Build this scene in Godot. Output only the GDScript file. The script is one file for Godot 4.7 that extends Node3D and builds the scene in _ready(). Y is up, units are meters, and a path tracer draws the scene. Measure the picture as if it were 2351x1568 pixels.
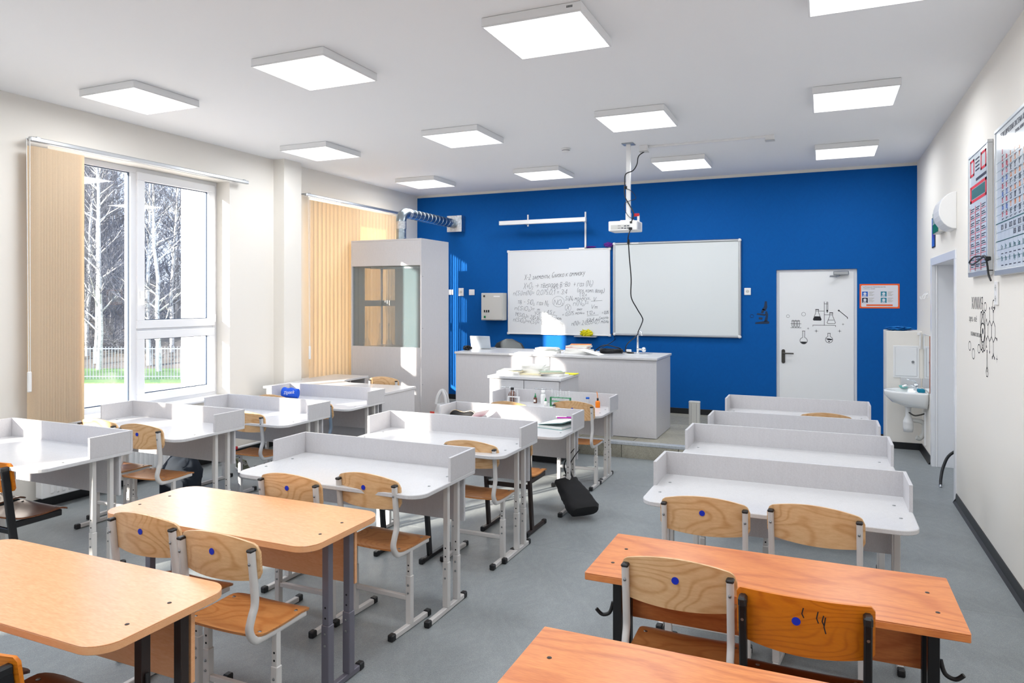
extends Node3D
# A chemistry classroom: y up, metres, floor at y = 0, the blue wall at z = ZB, windows on the x = XL side.

const XL := -5.764
const XR := 1.023
const ZB := -9.4855
const H := 3.283
const EYE := 1.6823
const FOCAL := 1623.3          # pixels of a 2351 x 1568 frame
const XO := -6.09             # outer face of the window wall
const ZEND := 2.9              # wall behind the camera

var M := {}
var taken := {}
var rng := RandomNumberGenerator.new()
var fnt: SystemFont
var fnt_serif: SystemFont

# ---------------------------------------------------------------- names and tags
func numbered(called: String) -> String:
	if not taken.has(called):
		taken[called] = 0
		return called
	taken[called] += 1
	return "%s_%03d" % [called, taken[called]]

func tag(o: Node, label: String, category: String, group := "") -> Node:
	o.set_meta("label", label)
	o.set_meta("category", category)
	if group != "":
		o.set_meta("group", group)
	return o

func thing(called: String, label: String, category: String, at := Vector3.ZERO, turn := 0.0, group := "") -> Node3D:
	var o := Node3D.new()
	o.name = numbered(called)
	add_child(o)
	o.position = at
	o.rotation.y = turn
	tag(o, label, category, group)
	return o

func obj(called: String, st, material: Material, parent: Node = null, at := Vector3.ZERO) -> MeshInstance3D:
	var o := MeshInstance3D.new()
	if st is SurfaceTool:
		o.mesh = st.commit()
	else:
		o.mesh = st
	o.material_override = material
	o.position = at
	if parent == null:
		o.name = numbered(called)
		add_child(o)
	else:
		o.name = called
		parent.add_child(o, true)
	return o

func struct(called: String, st, material: Material, parent: Node = null, label := "") -> MeshInstance3D:
	var o := obj(called, st, material, parent)
	if parent == null:
		o.set_meta("kind", "structure")
	if label != "":
		o.set_meta("label", label)
	return o

func sub(called: String, st, material: Material, parent: Node, label: String, at := Vector3.ZERO) -> MeshInstance3D:
	var o := obj(called, st, material, parent, at)
	o.set_meta("label", label)
	return o

# ---------------------------------------------------------------- mesh building
func mb() -> SurfaceTool:
	var st := SurfaceTool.new()
	st.begin(Mesh.PRIMITIVE_TRIANGLES)
	return st

func done(st: SurfaceTool) -> ArrayMesh:
	st.generate_normals()
	return st.commit()

func tri(st: SurfaceTool, a: Vector3, b: Vector3, c: Vector3, out_from: Vector3) -> void:
	# wound clockwise as seen from outside, that is from the side away from out_from
	var n := (b - a).cross(c - a)
	if n.dot((a + b + c) / 3.0 - out_from) > 0.0:
		st.add_vertex(a); st.add_vertex(c); st.add_vertex(b)
	else:
		st.add_vertex(a); st.add_vertex(b); st.add_vertex(c)

func quad(st: SurfaceTool, a: Vector3, b: Vector3, c: Vector3, d: Vector3, out_from: Vector3) -> void:
	tri(st, a, b, c, out_from)
	tri(st, a, c, d, out_from)

# box with chamfered edges, centre c, size s, chamfer b, placed by xf
func cbox(st: SurfaceTool, c: Vector3, s: Vector3, b := 0.0, xf := Transform3D.IDENTITY) -> void:
	st.set_smooth_group(-1)
	var h := s * 0.5
	var o := xf * c
	b = minf(b, minf(h.x, minf(h.y, h.z)) * 0.9)
	var idx := [[0, 1, 2], [1, 2, 0], [2, 0, 1]]
	for k in idx:
		for sg in [-1.0, 1.0]:
			var q := []
			for e in [[-1.0, -1.0], [1.0, -1.0], [1.0, 1.0], [-1.0, 1.0]]:
				var v := Vector3.ZERO
				v[k[0]] = sg * h[k[0]]
				v[k[1]] = e[0] * (h[k[1]] - b)
				v[k[2]] = e[1] * (h[k[2]] - b)
				q.append(xf * (c + v))
			quad(st, q[0], q[1], q[2], q[3], o)
	if b <= 0.0:
		return
	for k in idx:                       # edges along axis k[0]
		for s1 in [-1.0, 1.0]:
			for s2 in [-1.0, 1.0]:
				var q := []
				for e in [[-1.0, 0], [1.0, 0], [1.0, 1], [-1.0, 1]]:
					var v := Vector3.ZERO
					v[k[0]] = e[0] * (h[k[0]] - b)
					v[k[1]] = s1 * (h[k[1]] - (b if e[1] == 1 else 0.0))
					v[k[2]] = s2 * (h[k[2]] - (0.0 if e[1] == 1 else b))
					q.append(xf * (c + v))
				quad(st, q[0], q[1], q[2], q[3], o)
	for sx in [-1.0, 1.0]:
		for sy in [-1.0, 1.0]:
			for sz in [-1.0, 1.0]:
				var sg := Vector3(sx, sy, sz)
				var p := []
				for k in 3:
					var v := sg * (h - Vector3(b, b, b))
					v[k] = sg[k] * h[k]
					p.append(xf * (c + v))
				tri(st, p[0], p[1], p[2], o)

func box_mesh(c: Vector3, s: Vector3, b := 0.0) -> ArrayMesh:
	var st := mb()
	cbox(st, c, s, b)
	return done(st)

func span(st: SurfaceTool, lo: Vector3, hi: Vector3, b := 0.0) -> void:
	cbox(st, (lo + hi) * 0.5, hi - lo, b)

func span_mesh(lo: Vector3, hi: Vector3, b := 0.0) -> ArrayMesh:
	var st := mb()
	span(st, lo, hi, b)
	return done(st)

# joins rings of equal length; smooth sides, flat caps
func loft(st: SurfaceTool, rings: Array, cap := true, smooth := true, closed := true) -> void:
	var n: int = rings[0].size()
	var m := n if closed else n - 1
	# orientation from the first ring pair that has extent
	var flip := false
	for k in rings.size() - 1:
		var c := Vector3.ZERO
		for p in rings[k]: c += p
		c /= n
		var c2 := Vector3.ZERO
		for p in rings[k + 1]: c2 += p
		c2 /= n
		var nn := Vector3.ZERO
		var acc := 0.0
		for i in m:
			var j := (i + 1) % n
			nn = (rings[k][j] - rings[k][i]).cross(rings[k + 1][i] - rings[k][i])
			acc += nn.dot((rings[k][i] + rings[k + 1][i]) * 0.5 - (c + c2) * 0.5)
		if absf(acc) > 1e-12:
			flip = acc < 0.0
			break
	st.set_smooth_group(1 if smooth else -1)
	for k in rings.size() - 1:
		for i in m:
			var j := (i + 1) % n
			var a: Vector3 = rings[k][i]
			var b: Vector3 = rings[k][j]
			var c: Vector3 = rings[k + 1][j]
			var d: Vector3 = rings[k + 1][i]
			if flip:
				if not a.is_equal_approx(b):
					st.add_vertex(a); st.add_vertex(b); st.add_vertex(c)
				if not c.is_equal_approx(d):
					st.add_vertex(a); st.add_vertex(c); st.add_vertex(d)
			else:
				if not a.is_equal_approx(b):
					st.add_vertex(a); st.add_vertex(c); st.add_vertex(b)
				if not c.is_equal_approx(d):
					st.add_vertex(a); st.add_vertex(d); st.add_vertex(c)
	if cap and closed:
		st.set_smooth_group(-1)
		for e in 2:
			var r: Array = rings[0] if e == 0 else rings[rings.size() - 1]
			var q: Array = rings[1] if e == 0 else rings[rings.size() - 2]
			var c := Vector3.ZERO
			for p in r: c += p
			c /= n
			var inn := Vector3.ZERO
			for p in q: inn += p
			inn /= n
			for i in n:
				var j := (i + 1) % n
				if not r[i].is_equal_approx(r[j]):
					tri(st, c, r[i], r[j], inn)

func circle(r: float, n: int, ry := -1.0) -> Array:
	var a := []
	for i in n:
		var t := TAU * i / n
		a.append(Vector2(cos(t) * r, sin(t) * (r if ry < 0.0 else ry)))
	return a

func rrect(w: float, d: float, r: float, n := 4) -> Array:   # rounded rectangle in 2D
	var a := []
	r = minf(r, minf(w, d) * 0.499)
	for q in 4:
		var cx := (w * 0.5 - r) * (1.0 if q == 0 or q == 3 else -1.0)
		var cy := (d * 0.5 - r) * (1.0 if q < 2 else -1.0)
		for i in n + 1:
			var t := PI * 0.5 * (q + float(i) / n)
			a.append(Vector2(cx + cos(t) * r, cy + sin(t) * r))
	return a

func lathe(st: SurfaceTool, prof: Array, n := 24, xf := Transform3D.IDENTITY, cap := true) -> void:
	var rings := []
	for p in prof:
		var r := []
		for i in n:
			var t := TAU * i / n
			r.append(xf * Vector3(cos(t) * maxf(p.x, 0.00005), p.y, sin(t) * maxf(p.x, 0.00005)))
		rings.append(r)
	loft(st, rings, cap)

func cyl(st: SurfaceTool, a: Vector3, b: Vector3, r: float, n := 12, r2 := -1.0) -> void:
	tube(st, [a, b], circle(r, n), true, [1.0, (1.0 if r2 < 0.0 else r2 / r)])

# sweeps a 2D profile along points; profile x runs along `side`, y along the normal
func tube(st: SurfaceTool, pts: Array, prof: Array, cap := true, scales := [], smooth := true, side_hint := Vector3.ZERO) -> void:
	var rings := []
	var side := Vector3.ZERO
	for i in pts.size():
		var t: Vector3
		if i == 0: t = pts[1] - pts[0]
		elif i == pts.size() - 1: t = pts[i] - pts[i - 1]
		else: t = (pts[i + 1] - pts[i]).normalized() + (pts[i] - pts[i - 1]).normalized()
		t = t.normalized()
		if side_hint != Vector3.ZERO:
			side = side_hint
		elif i == 0:
			side = Vector3.UP.cross(t) if absf(t.y) < 0.9 else Vector3.RIGHT
		side = (side - t * side.dot(t)).normalized()
		var up := t.cross(side)
		var sc: float = scales[i] if i < scales.size() else 1.0
		var r := []
		for p in prof:
			r.append(pts[i] + (side * p.x + up * p.y) * sc)
		rings.append(r)
	loft(st, rings, cap, smooth)

# smooth curve through control points
func curve(pts: Array, per := 6) -> Array:
	var out := []
	for i in pts.size() - 1:
		var p0: Vector3 = pts[maxi(i - 1, 0)]
		var p1: Vector3 = pts[i]
		var p2: Vector3 = pts[i + 1]
		var p3: Vector3 = pts[mini(i + 2, pts.size() - 1)]
		for k in per:
			var t := float(k) / per
			out.append(p1.cubic_interpolate(p2, p0, p3, t))
	out.append(pts[pts.size() - 1])
	return out

# 2D outline (x, z) lifted to a slab between y0 and y1 with a small round edge; placed by xf
func slab(st: SurfaceTool, outline: Array, y0: float, y1: float, xf := Transform3D.IDENTITY, bev := 0.0) -> void:
	var n := outline.size()
	var pv := PackedVector2Array(outline)
	var inner := outline
	if bev > 0.0:
		inner = []
		var area := 0.0
		for i in n:
			area += outline[i].cross(outline[(i + 1) % n])
		var sg := 1.0 if area > 0.0 else -1.0
		for i in n:
			var e1: Vector2 = (outline[i] - outline[(i + n - 1) % n]).normalized()
			var e2: Vector2 = (outline[(i + 1) % n] - outline[i]).normalized()
			var nn := Vector2(-e1.y, e1.x) + Vector2(-e2.y, e2.x)
			nn = nn.normalized() * sg
			var co := maxf(0.4, nn.dot(Vector2(-e2.y, e2.x) * sg))
			inner.append(outline[i] + nn * (bev / co))
	var lv := [[inner, y0], [outline, y0 + bev], [outline, y1 - bev], [inner, y1]] if bev > 0.0 else [[outline, y0], [outline, y1]]
	var rings := []
	for l in lv:
		var r := []
		for p in l[0]: r.append(xf * Vector3(p.x, l[1], p.y))
		rings.append(r)
	loft(st, rings, false, false)
	var t := Geometry2D.triangulate_polygon(PackedVector2Array(inner))
	st.set_smooth_group(-1)
	for k in range(0, t.size(), 3):
		for e in 2:
			var yy := y1 if e == 1 else y0
			var a: Vector2 = inner[t[k]]
			var b: Vector2 = inner[t[k + 1]]
			var c: Vector2 = inner[t[k + 2]]
			var mid := (a + b + c) / 3.0
			tri(st, xf * Vector3(a.x, yy, a.y), xf * Vector3(b.x, yy, b.y), xf * Vector3(c.x, yy, c.y), xf * Vector3(mid.x, (y0 + y1) * 0.5, mid.y))

# a flat line of ink on the plane of xf (x, y), lying at z .. z + t
func ink(st: SurfaceTool, pts: Array, w: float, xf: Transform3D, t := 0.0006) -> void:
	st.set_smooth_group(-1)
	for i in pts.size() - 1:
		var a: Vector2 = pts[i]
		var b: Vector2 = pts[i + 1]
		var d := b - a
		if d.length() < 1e-5: continue
		d = d.normalized()
		a -= d * w * 0.25
		b += d * w * 0.25
		var s := Vector2(-d.y, d.x) * w * 0.5
		var under := xf * Vector3(a.x, a.y, -1.0)
		quad(st, xf * Vector3(a.x + s.x, a.y + s.y, t), xf * Vector3(b.x + s.x, b.y + s.y, t), xf * Vector3(b.x - s.x, b.y - s.y, t), xf * Vector3(a.x - s.x, a.y - s.y, t), under)

func fill(st: SurfaceTool, outline: Array, xf: Transform3D, t := 0.0005) -> void:
	st.set_smooth_group(-1)
	var k := Geometry2D.triangulate_polygon(PackedVector2Array(outline))
	for i in range(0, k.size(), 3):
		var q := []
		for j in 3:
			var p: Vector2 = outline[k[i + j]]
			q.append(xf * Vector3(p.x, p.y, t))
		tri(st, q[0], q[1], q[2], xf * Vector3(outline[0].x, outline[0].y, -1.0))

func ring_pts(c: Vector2, r: float, n := 20, ry := -1.0) -> Array:
	var a := []
	for i in n + 1:
		a.append(c + Vector2(cos(TAU * i / n) * r, sin(TAU * i / n) * (r if ry < 0.0 else ry)))
	return a

func rect(x0: float, y0: float, x1: float, y1: float) -> Array:
	return [Vector2(x0, y0), Vector2(x1, y0), Vector2(x1, y1), Vector2(x0, y1)]

# printed lettering: height is the cap height in metres; xf's origin is the lower edge of the line, centred or from its start
func print_text(st: SurfaceTool, s: String, size: float, xf: Transform3D, squeeze := 1.0, serif := false, from_start := true) -> void:
	var tm := TextMesh.new()
	tm.font = fnt_serif if serif else fnt
	tm.font_size = 32
	tm.text = s
	tm.depth = 0.0004
	tm.pixel_size = size / 23.0
	tm.curve_step = 4.0
	tm.horizontal_alignment = HORIZONTAL_ALIGNMENT_LEFT if from_start else HORIZONTAL_ALIGNMENT_CENTER
	tm.vertical_alignment = VERTICAL_ALIGNMENT_BOTTOM
	if tm.get_surface_count() > 0 and tm.surface_get_arrays(0).size() > 0:
		st.append_from(tm, 0, xf * Transform3D(Basis.from_scale(Vector3(squeeze, 1, 1)), Vector3(0, 0, 0.0004)))

# planes to draw on: z of the transform points out of the surface
func on_back(x: float, y: float, z := ZB) -> Transform3D:
	return Transform3D(Basis.IDENTITY, Vector3(x, y, z))

func on_right(z: float, y: float, x := XR) -> Transform3D:
	return Transform3D(Basis(Vector3(0, 0, 1), Vector3(0, 1, 0), Vector3(-1, 0, 0)), Vector3(x, y, z))

func at(x: float, y: float, z: float, turn := 0.0) -> Transform3D:
	return Transform3D(Basis(Vector3.UP, turn), Vector3(x, y, z))

# ---------------------------------------------------------------- handwriting: strokes on a 9 x 9 grid
const GLYPH := {
	"X": "1269|1962", "-": "2555", "2": "183948571262", "э": "15365453421322|2444", "а": "56261413224253|5652", "л": "12233652", "е": "1455463614132252",
	"м": "1226345662", "н": "1612|1454|5652", "т": "1656|3632", "ы": "1612424414|6662", "б": "592815132242534414", "и": "16125652", "з": "15365534533213",
	"к": "1612|5614|1452", "о": "361513224253554636", "д": "5626141322425356|56503020", "у": "1633|562010", "в": "1217474514545212", "р": "10164655534313",
	"г": "121656", "с": "553615132252", "п": "12165652", "ь": "1612424414", "S": "6839282655533213", "i": "2622|2827", "O": "391714225264675939", "N": "12196269",
	"n": "1612|15365552", "m": "1612|15363432|35565452", "M": "1219456962", "V": "193269", "(": "39171431", ")": "19373411", "=": "1454|1656", "+": "1555|3733",
	",": "2211", ".": "2223", ":": "2223|2526", "*": "2425", "/": "1169", ">": "1575|5775|5375", "0": "391714225264675939", "1": "173932", "3": "183958573554523213",
	"4": "491454|4942", "5": "5919164654534213", "6": "582714223253554515", "7": "195922", "8": "391826355342221315365839",
}

func hand_width(s: String) -> float:
	var t := 0.0
	var small := false
	for ch in s:
		if ch == "_":
			small = true
			continue
		if ch == " ":
			t += 0.45
			continue
		var adv := 0.0
		for k in range(0, GLYPH.get(ch, "").length()):
			var q: String = GLYPH[ch]
			if q[k] != "|" and (k == 0 or (k - q.rfind("|", k) - 1) % 2 == 0):
				adv = maxf(adv, (q[k].to_float() - 1.0) / 9.0)
		t += (adv + 0.17) * (0.5 if small else 1.0)
		small = false
	return t

func hand(st: SurfaceTool, s: String, x: float, y: float, size: float, slope: float, xf: Transform3D, w := 0.0042, fit := 0.0) -> void:
	var cx := 0.0
	var kx := 1.0
	if fit > 0.0:
		kx = fit / (hand_width(s) * size)
	var small := false
	for ch in s:
		if ch == "_":
			small = true
			continue
		var sc := size * (0.5 if small else 1.0)
		if ch == " ":
			cx += sc * 0.45
			continue
		var adv := 0.0
		if GLYPH.has(ch):
			for stroke in GLYPH[ch].split("|"):
				var pts := []
				for i in range(0, stroke.length() - 1, 2):
					var gx: float = (stroke[i].to_float() - 1.0) / 9.0
					var gy: float = (stroke[i + 1].to_float() - 2.0) / 7.0
					adv = maxf(adv, gx)
					var p := Vector2((cx + gx * sc) * kx + gy * sc * 0.18 + rng.randf_range(-0.02, 0.02) * sc, gy * sc + rng.randf_range(-0.02, 0.02) * sc - (size * 0.15 if small else 0.0))
					pts.append(Vector2(x + p.x, y + p.y + p.x * slope))
				ink(st, pts, w * (0.8 if small else 1.0), xf, 0.0008)
		cx += (adv + 0.17) * sc
		small = false

# ---------------------------------------------------------------- materials
func mat(c: Color, rough := 0.6, metal := 0.0, spec := 0.5) -> StandardMaterial3D:
	var m := StandardMaterial3D.new()
	m.albedo_color = c
	m.roughness = rough
	m.metallic = metal
	m.metallic_specular = spec
	return m

func pane(c: Color, alpha: float) -> StandardMaterial3D:
	var m := mat(Color(c.r, c.g, c.b, alpha), 0.02)
	m.transparency = BaseMaterial3D.TRANSPARENCY_ALPHA
	return m

func c8(r: int, g: int, b: int) -> Color:
	return Color8(r, g, b)

func tri_tex(m: StandardMaterial3D, tex: Texture2D, sc: Vector3, off := Vector3.ZERO, world := false) -> StandardMaterial3D:
	m.albedo_texture = tex
	m.uv1_triplanar = true
	m.uv1_world_triplanar = world
	m.uv1_scale = sc
	m.uv1_offset = off
	m.uv1_triplanar_sharpness = 8.0
	return m

func noise(freq: float, sd: int, oct := 3) -> FastNoiseLite:
	var f := FastNoiseLite.new()
	f.noise_type = FastNoiseLite.TYPE_SIMPLEX_SMOOTH
	f.seed = sd
	f.frequency = freq
	f.fractal_octaves = oct
	return f

# wood grain running along u, tiles along u by walking a circle, along v by fading over
func wood_tex(sd: int, light: Color, dark: Color, ring_amount: float, ring_n: float, fine_amount: float, wander := 1.0) -> ImageTexture:
	var w := 512
	var h := 512
	var img := Image.create(w, h, false, Image.FORMAT_RGB8)
	var big := noise(0.35, sd, 2)
	var fine := noise(1.0, sd + 1, 2)
	var med := noise(1.0, sd + 2, 2)
	for y in h:
		var v := float(y) / h
		for x in w:
			var a := TAU * x / w
			var ca := cos(a)
			var sa := sin(a)
			var val := [0.0, 0.0]
			var k := 2 if v > 0.85 else 1
			for e in k:
				var vv := v - (1.0 if e == 1 else 0.0)
				var b := big.get_noise_3d(ca * 0.75 * wander, sa * 0.75 * wander, vv * 5.0)
				var rr := sin((vv * ring_n + b * 5.0 * wander) * TAU)
				rr = pow(absf(rr * 0.5 + 0.5), 5.0)
				var f := fine.get_noise_3d(ca * 7.0, sa * 7.0, vv * 160.0)
				var g := med.get_noise_3d(ca * 2.0, sa * 2.0, vv * 26.0)
				val[e] = ring_amount * rr + fine_amount * (f * 0.5 + 0.5) + 0.26 * (g * 0.5 + 0.5)
			var t: float = val[0]
			if k == 2:
				t = lerpf(val[0], val[1], (v - 0.85) / 0.15)
			img.set_pixel(x, y, light.lerp(dark, clampf(t, 0.0, 1.0)))
	img.generate_mipmaps()
	return ImageTexture.create_from_image(img)

# fine random grain: base with light and dark flecks and a soft mottling
func fleck_tex(sd: int, base: Color, light: Color, dark: Color, share: float, mottle: float, w := 512) -> ImageTexture:
	var img := Image.create(w, w, false, Image.FORMAT_RGB8)
	var r := RandomNumberGenerator.new()
	r.seed = sd
	var n := noise(0.6, sd, 3)
	for y in w:
		for x in w:
			var a := TAU * x / w
			var b := TAU * y / w
			var t := n.get_noise_3d(cos(a) * 3.0 + cos(b) * 2.0, sin(a) * 3.0 + sin(b) * 2.0, sin(a + b))
			var c := base.lerp(light if t > 0.0 else dark, absf(t) * mottle)
			var q := r.randf()
			if q < share: c = c.lerp(light, r.randf_range(0.3, 1.0))
			elif q < share * 2.0: c = c.lerp(dark, r.randf_range(0.3, 1.0))
			img.set_pixel(x, y, c)
	img.generate_mipmaps()
	return ImageTexture.create_from_image(img)

func bump(m: StandardMaterial3D, tex: Texture2D, depth: float) -> void:
	m.heightmap_enabled = true
	m.heightmap_texture = tex
	m.heightmap_scale = depth

func make_materials() -> void:
	fnt = SystemFont.new()
	fnt.font_names = PackedStringArray(["Droid Sans"])
	fnt_serif = SystemFont.new()
	fnt_serif.font_names = PackedStringArray(["Droid Serif"])
	var grit := fleck_tex(5, Color(0.5, 0.5, 0.5), Color(0.72, 0.72, 0.72), Color(0.3, 0.3, 0.3), 0.2, 0.25, 256)
	M.floor = tri_tex(mat(Color.WHITE, 0.42, 0.0, 0.4), fleck_tex(11, c8(141, 147, 149), c8(206, 210, 211), c8(98, 105, 108), 0.1, 0.14, 768), Vector3(1.4, 1.4, 1.4), Vector3.ZERO, true)
	M.seam = mat(c8(156, 161, 162), 0.4)
	M.blue = mat(c8(0, 94, 176), 0.75, 0.0, 0.3)
	tri_tex(M.blue, fleck_tex(12, Color(0.94, 0.94, 0.94), Color.WHITE, Color(0.86, 0.87, 0.88), 0.1, 0.4, 256), Vector3(2.2, 2.2, 2.2), Vector3.ZERO, true)
	M.cream = mat(c8(240, 236, 229), 0.85, 0.0, 0.3)
	bump(M.cream, grit, 0.03)
	M.cream.uv1_triplanar = true
	M.cream.uv1_world_triplanar = true
	M.cream.uv1_scale = Vector3(3, 3, 3)
	M.ceiling = mat(c8(247, 248, 250), 0.9, 0.0, 0.2)
	M.white_paint = mat(c8(238, 239, 240), 0.45)
	M.trim_white = mat(c8(225, 222, 216), 0.5)
	M.black_rubber = mat(c8(26, 28, 31), 0.4)
	M.pvc = mat(c8(240, 242, 246), 0.25)
	M.gasket = mat(c8(40, 62, 86), 0.5)
	M.glass = pane(Color(1, 1, 1), 0.03)
	M.slat = mat(c8(252, 238, 214), 0.8, 0.0, 0.2)
	tri_tex(M.slat, fleck_tex(13, Color(0.96, 0.96, 0.96), Color.WHITE, Color(0.9, 0.9, 0.9), 0.25, 0.2, 256), Vector3(5, 5, 5), Vector3.ZERO, true)
	M.slat.backlight_enabled = true
	M.slat.backlight = Color(1.0, 0.96, 0.88)
	M.aluminium = mat(c8(200, 203, 206), 0.32, 0.85)
	M.chrome = mat(c8(226, 229, 232), 0.08, 1.0)
	M.steel = mat(c8(168, 172, 176), 0.3, 0.9)
	M.galv = mat(c8(160, 172, 180), 0.28, 1.0)
	M.foil = tri_tex(mat(Color.WHITE, 0.25, 1.0), fleck_tex(14, c8(205, 208, 212), Color.WHITE, c8(130, 134, 140), 0.12, 0.8, 256), Vector3(6, 6, 6))
	bump(M.foil, grit, 0.35)
	M.dark_steel = mat(c8(86, 84, 80), 0.35, 0.8)
	# laminates and frames
	M.lam = tri_tex(mat(Color.WHITE, 0.24, 0.0, 0.5), fleck_tex(15, c8(212, 212, 214), c8(220, 220, 222), c8(200, 200, 202), 0.2, 0.35, 256), Vector3(3, 3, 3))
	M.lam_panel = tri_tex(mat(Color.WHITE, 0.4), fleck_tex(16, c8(203, 202, 205), c8(213, 212, 215), c8(190, 188, 191), 0.2, 0.3, 256), Vector3(6, 1.2, 6))
	M.lam_edge = mat(c8(228, 227, 229), 0.4)
	M.frame_light = mat(c8(212, 210, 208), 0.35, 0.0, 0.5)
	M.frame_mid = mat(c8(196, 198, 202), 0.3, 0.2)
	M.frame_grey = mat(c8(112, 110, 122), 0.38, 0.1)
	M.frame_blue = mat(c8(120, 140, 160), 0.35, 0.2)
	M.frame_black = mat(c8(24, 24, 27), 0.32, 0.1)
	M.frame_brown = mat(c8(46, 34, 30), 0.38, 0.1)
	M.cap = mat(c8(20, 21, 24), 0.45)
	M.bolt = mat(c8(150, 154, 156), 0.3, 0.9)
	M.hole = mat(c8(16, 17, 20), 0.8)
	M.dot = mat(c8(0, 42, 186), 0.55)
	# woods
	var beech := wood_tex(21, c8(250, 198, 150), c8(226, 152, 100), 0.0, 6.0, 0.6, 0.6)
	var alder := wood_tex(24, c8(242, 160, 92), c8(186, 96, 46), 0.3, 7.0, 0.4, 0.7)
	var birch := wood_tex(27, c8(240, 205, 158), c8(190, 132, 80), 0.34, 8.0, 0.22, 1.0)
	M.beech = tri_tex(mat(Color.WHITE, 0.24, 0.0, 0.6), beech, Vector3(0.7, 1.6, 1.6))
	M.beech_edge = tri_tex(mat(Color.WHITE, 0.45), beech, Vector3(0.7, 3, 3))
	M.beech_panel = tri_tex(mat(Color.WHITE, 0.5), beech, Vector3(0.7, 1.6, 1.6), Vector3(0.3, 0.4, 0.1))
	M.alder = tri_tex(mat(Color.WHITE, 0.3), alder, Vector3(0.55, 1.3, 1.3), Vector3(0.15, 0, 0.05))
	M.alder_b = tri_tex(mat(Color.WHITE, 0.3), alder, Vector3(0.55, 1.3, 1.3), Vector3(0.55, 0.3, 0.62))
	M.alder_panel = tri_tex(mat(Color.WHITE, 0.5), alder, Vector3(0.55, 1.3, 1.3), Vector3(0.4, 0.2, 0))
	M.ply = []
	M.ply_seat = []
	for k in 4:
		var off := Vector3(0.27 * k, 0.31 * k + 0.05, 0.23 * k)
		M.ply.append(tri_tex(mat(Color.WHITE, 0.34), birch, Vector3(1.1, 2.6, 2.6), off))
		M.ply_seat.append(tri_tex(mat(c8(226, 188, 150), 0.38), birch, Vector3(0.9, 2.0, 2.0), off + Vector3(0.4, 0, 0.2)))
	M.ply_edge = tri_tex(mat(c8(238, 212, 180), 0.5), birch, Vector3(1.1, 6, 6))
	M.ply_dark = tri_tex(mat(c8(128, 92, 72), 0.22), birch, Vector3(0.9, 2.0, 2.0))
	M.ply_brown = tri_tex(mat(c8(110, 66, 42), 0.35), birch, Vector3(0.9, 2.0, 2.0), Vector3(0.2, 0.1, 0.6))
	M.ply_ochre = tri_tex(mat(c8(250, 178, 52), 0.4), birch, Vector3(1.1, 2.6, 2.6), Vector3(0.5, 0.2, 0.1))
	# stone and tiles
	M.tile = []
	for k in 3:
		M.tile.append(tri_tex(mat(Color.WHITE.darkened(0.05 * k), 0.5), fleck_tex(31 + k, c8(172, 168, 152), c8(200, 196, 182), c8(132, 128, 112), 0.22, 0.5, 256), Vector3(1.7, 1.7, 1.7)))
	M.grout = mat(c8(120, 117, 108), 0.9)
	M.nosing = tri_tex(mat(Color.WHITE, 0.35), fleck_tex(36, c8(176, 182, 188), c8(206, 210, 214), c8(140, 148, 156), 0.2, 0.5, 256), Vector3(2, 2, 2))
	# small things
	M.board = mat(c8(236, 239, 242), 0.16)
	M.screen = mat(c8(224, 229, 230), 0.5)
	M.marker = mat(c8(104, 108, 116), 0.7)
	M.marker_dark = mat(c8(36, 39, 46), 0.7)
	M.decal = mat(c8(30, 30, 36), 0.7)
	M.decal_film = mat(c8(214, 219, 228), 0.35)
	M.decal_blue = mat(c8(6, 40, 72), 0.6)
	M.plastic_white = mat(c8(240, 240, 240), 0.35)
	M.plastic_grey = mat(c8(206, 206, 202), 0.4)
	M.plastic_black = mat(c8(22, 23, 26), 0.4)
	M.cable = mat(c8(14, 16, 22), 0.45)
	M.paper = mat(c8(244, 243, 238), 0.85)
	M.paper_cream = mat(c8(240, 230, 196), 0.85)
	M.paper_yellow = mat(c8(236, 232, 60), 0.8)
	M.ceramic = mat(c8(242, 244, 244), 0.08)
	M.cloth_black = mat(c8(20, 20, 23), 0.85)
	M.office = mat(c8(44, 50, 56), 0.9)
	M.orange = mat(c8(236, 92, 22), 0.6)
	M.red = mat(c8(196, 30, 48), 0.6)
	M.green = mat(c8(0, 128, 74), 0.4)
	M.exit_green = mat(c8(0, 112, 74), 0.4)
	M.teal = mat(c8(24, 128, 150), 0.6)
	M.glove_blue = mat(c8(24, 122, 196), 0.5)
	M.sponge = mat(c8(14, 128, 158), 0.9)
	M.purple = mat(c8(92, 24, 140), 0.6)
	M.yellow_cloth = mat(c8(216, 206, 20), 0.85)
	M.pencil_blue = mat(c8(20, 88, 214), 0.7)
	M.ink_blue = mat(c8(24, 92, 190), 0.7)
	M.ink_red = mat(c8(206, 40, 64), 0.7)
	M.ink_orange = mat(c8(234, 140, 60), 0.7)
	M.ink_dark = mat(c8(30, 36, 62), 0.7)
	M.ink_teal = mat(c8(30, 96, 104), 0.7)
	M.amber = mat(c8(96, 48, 26), 0.1)
	M.clear = mat(Color(0.97, 0.99, 0.99, 0.06), 0.02)
	M.clear.transparency = BaseMaterial3D.TRANSPARENCY_ALPHA
	M.glow = mat(Color.WHITE, 0.5)
	M.glow.emission_enabled = true
	M.glow.emission = Color(1.0, 1.0, 1.0)
	M.glow.emission_energy_multiplier = 1.6
	# outdoors
	M.paving = tri_tex(mat(Color.WHITE, 0.9), fleck_tex(41, c8(214, 208, 198), c8(230, 226, 218), c8(184, 178, 168), 0.2, 0.6, 256), Vector3(0.6, 0.6, 0.6), Vector3.ZERO, true)
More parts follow.
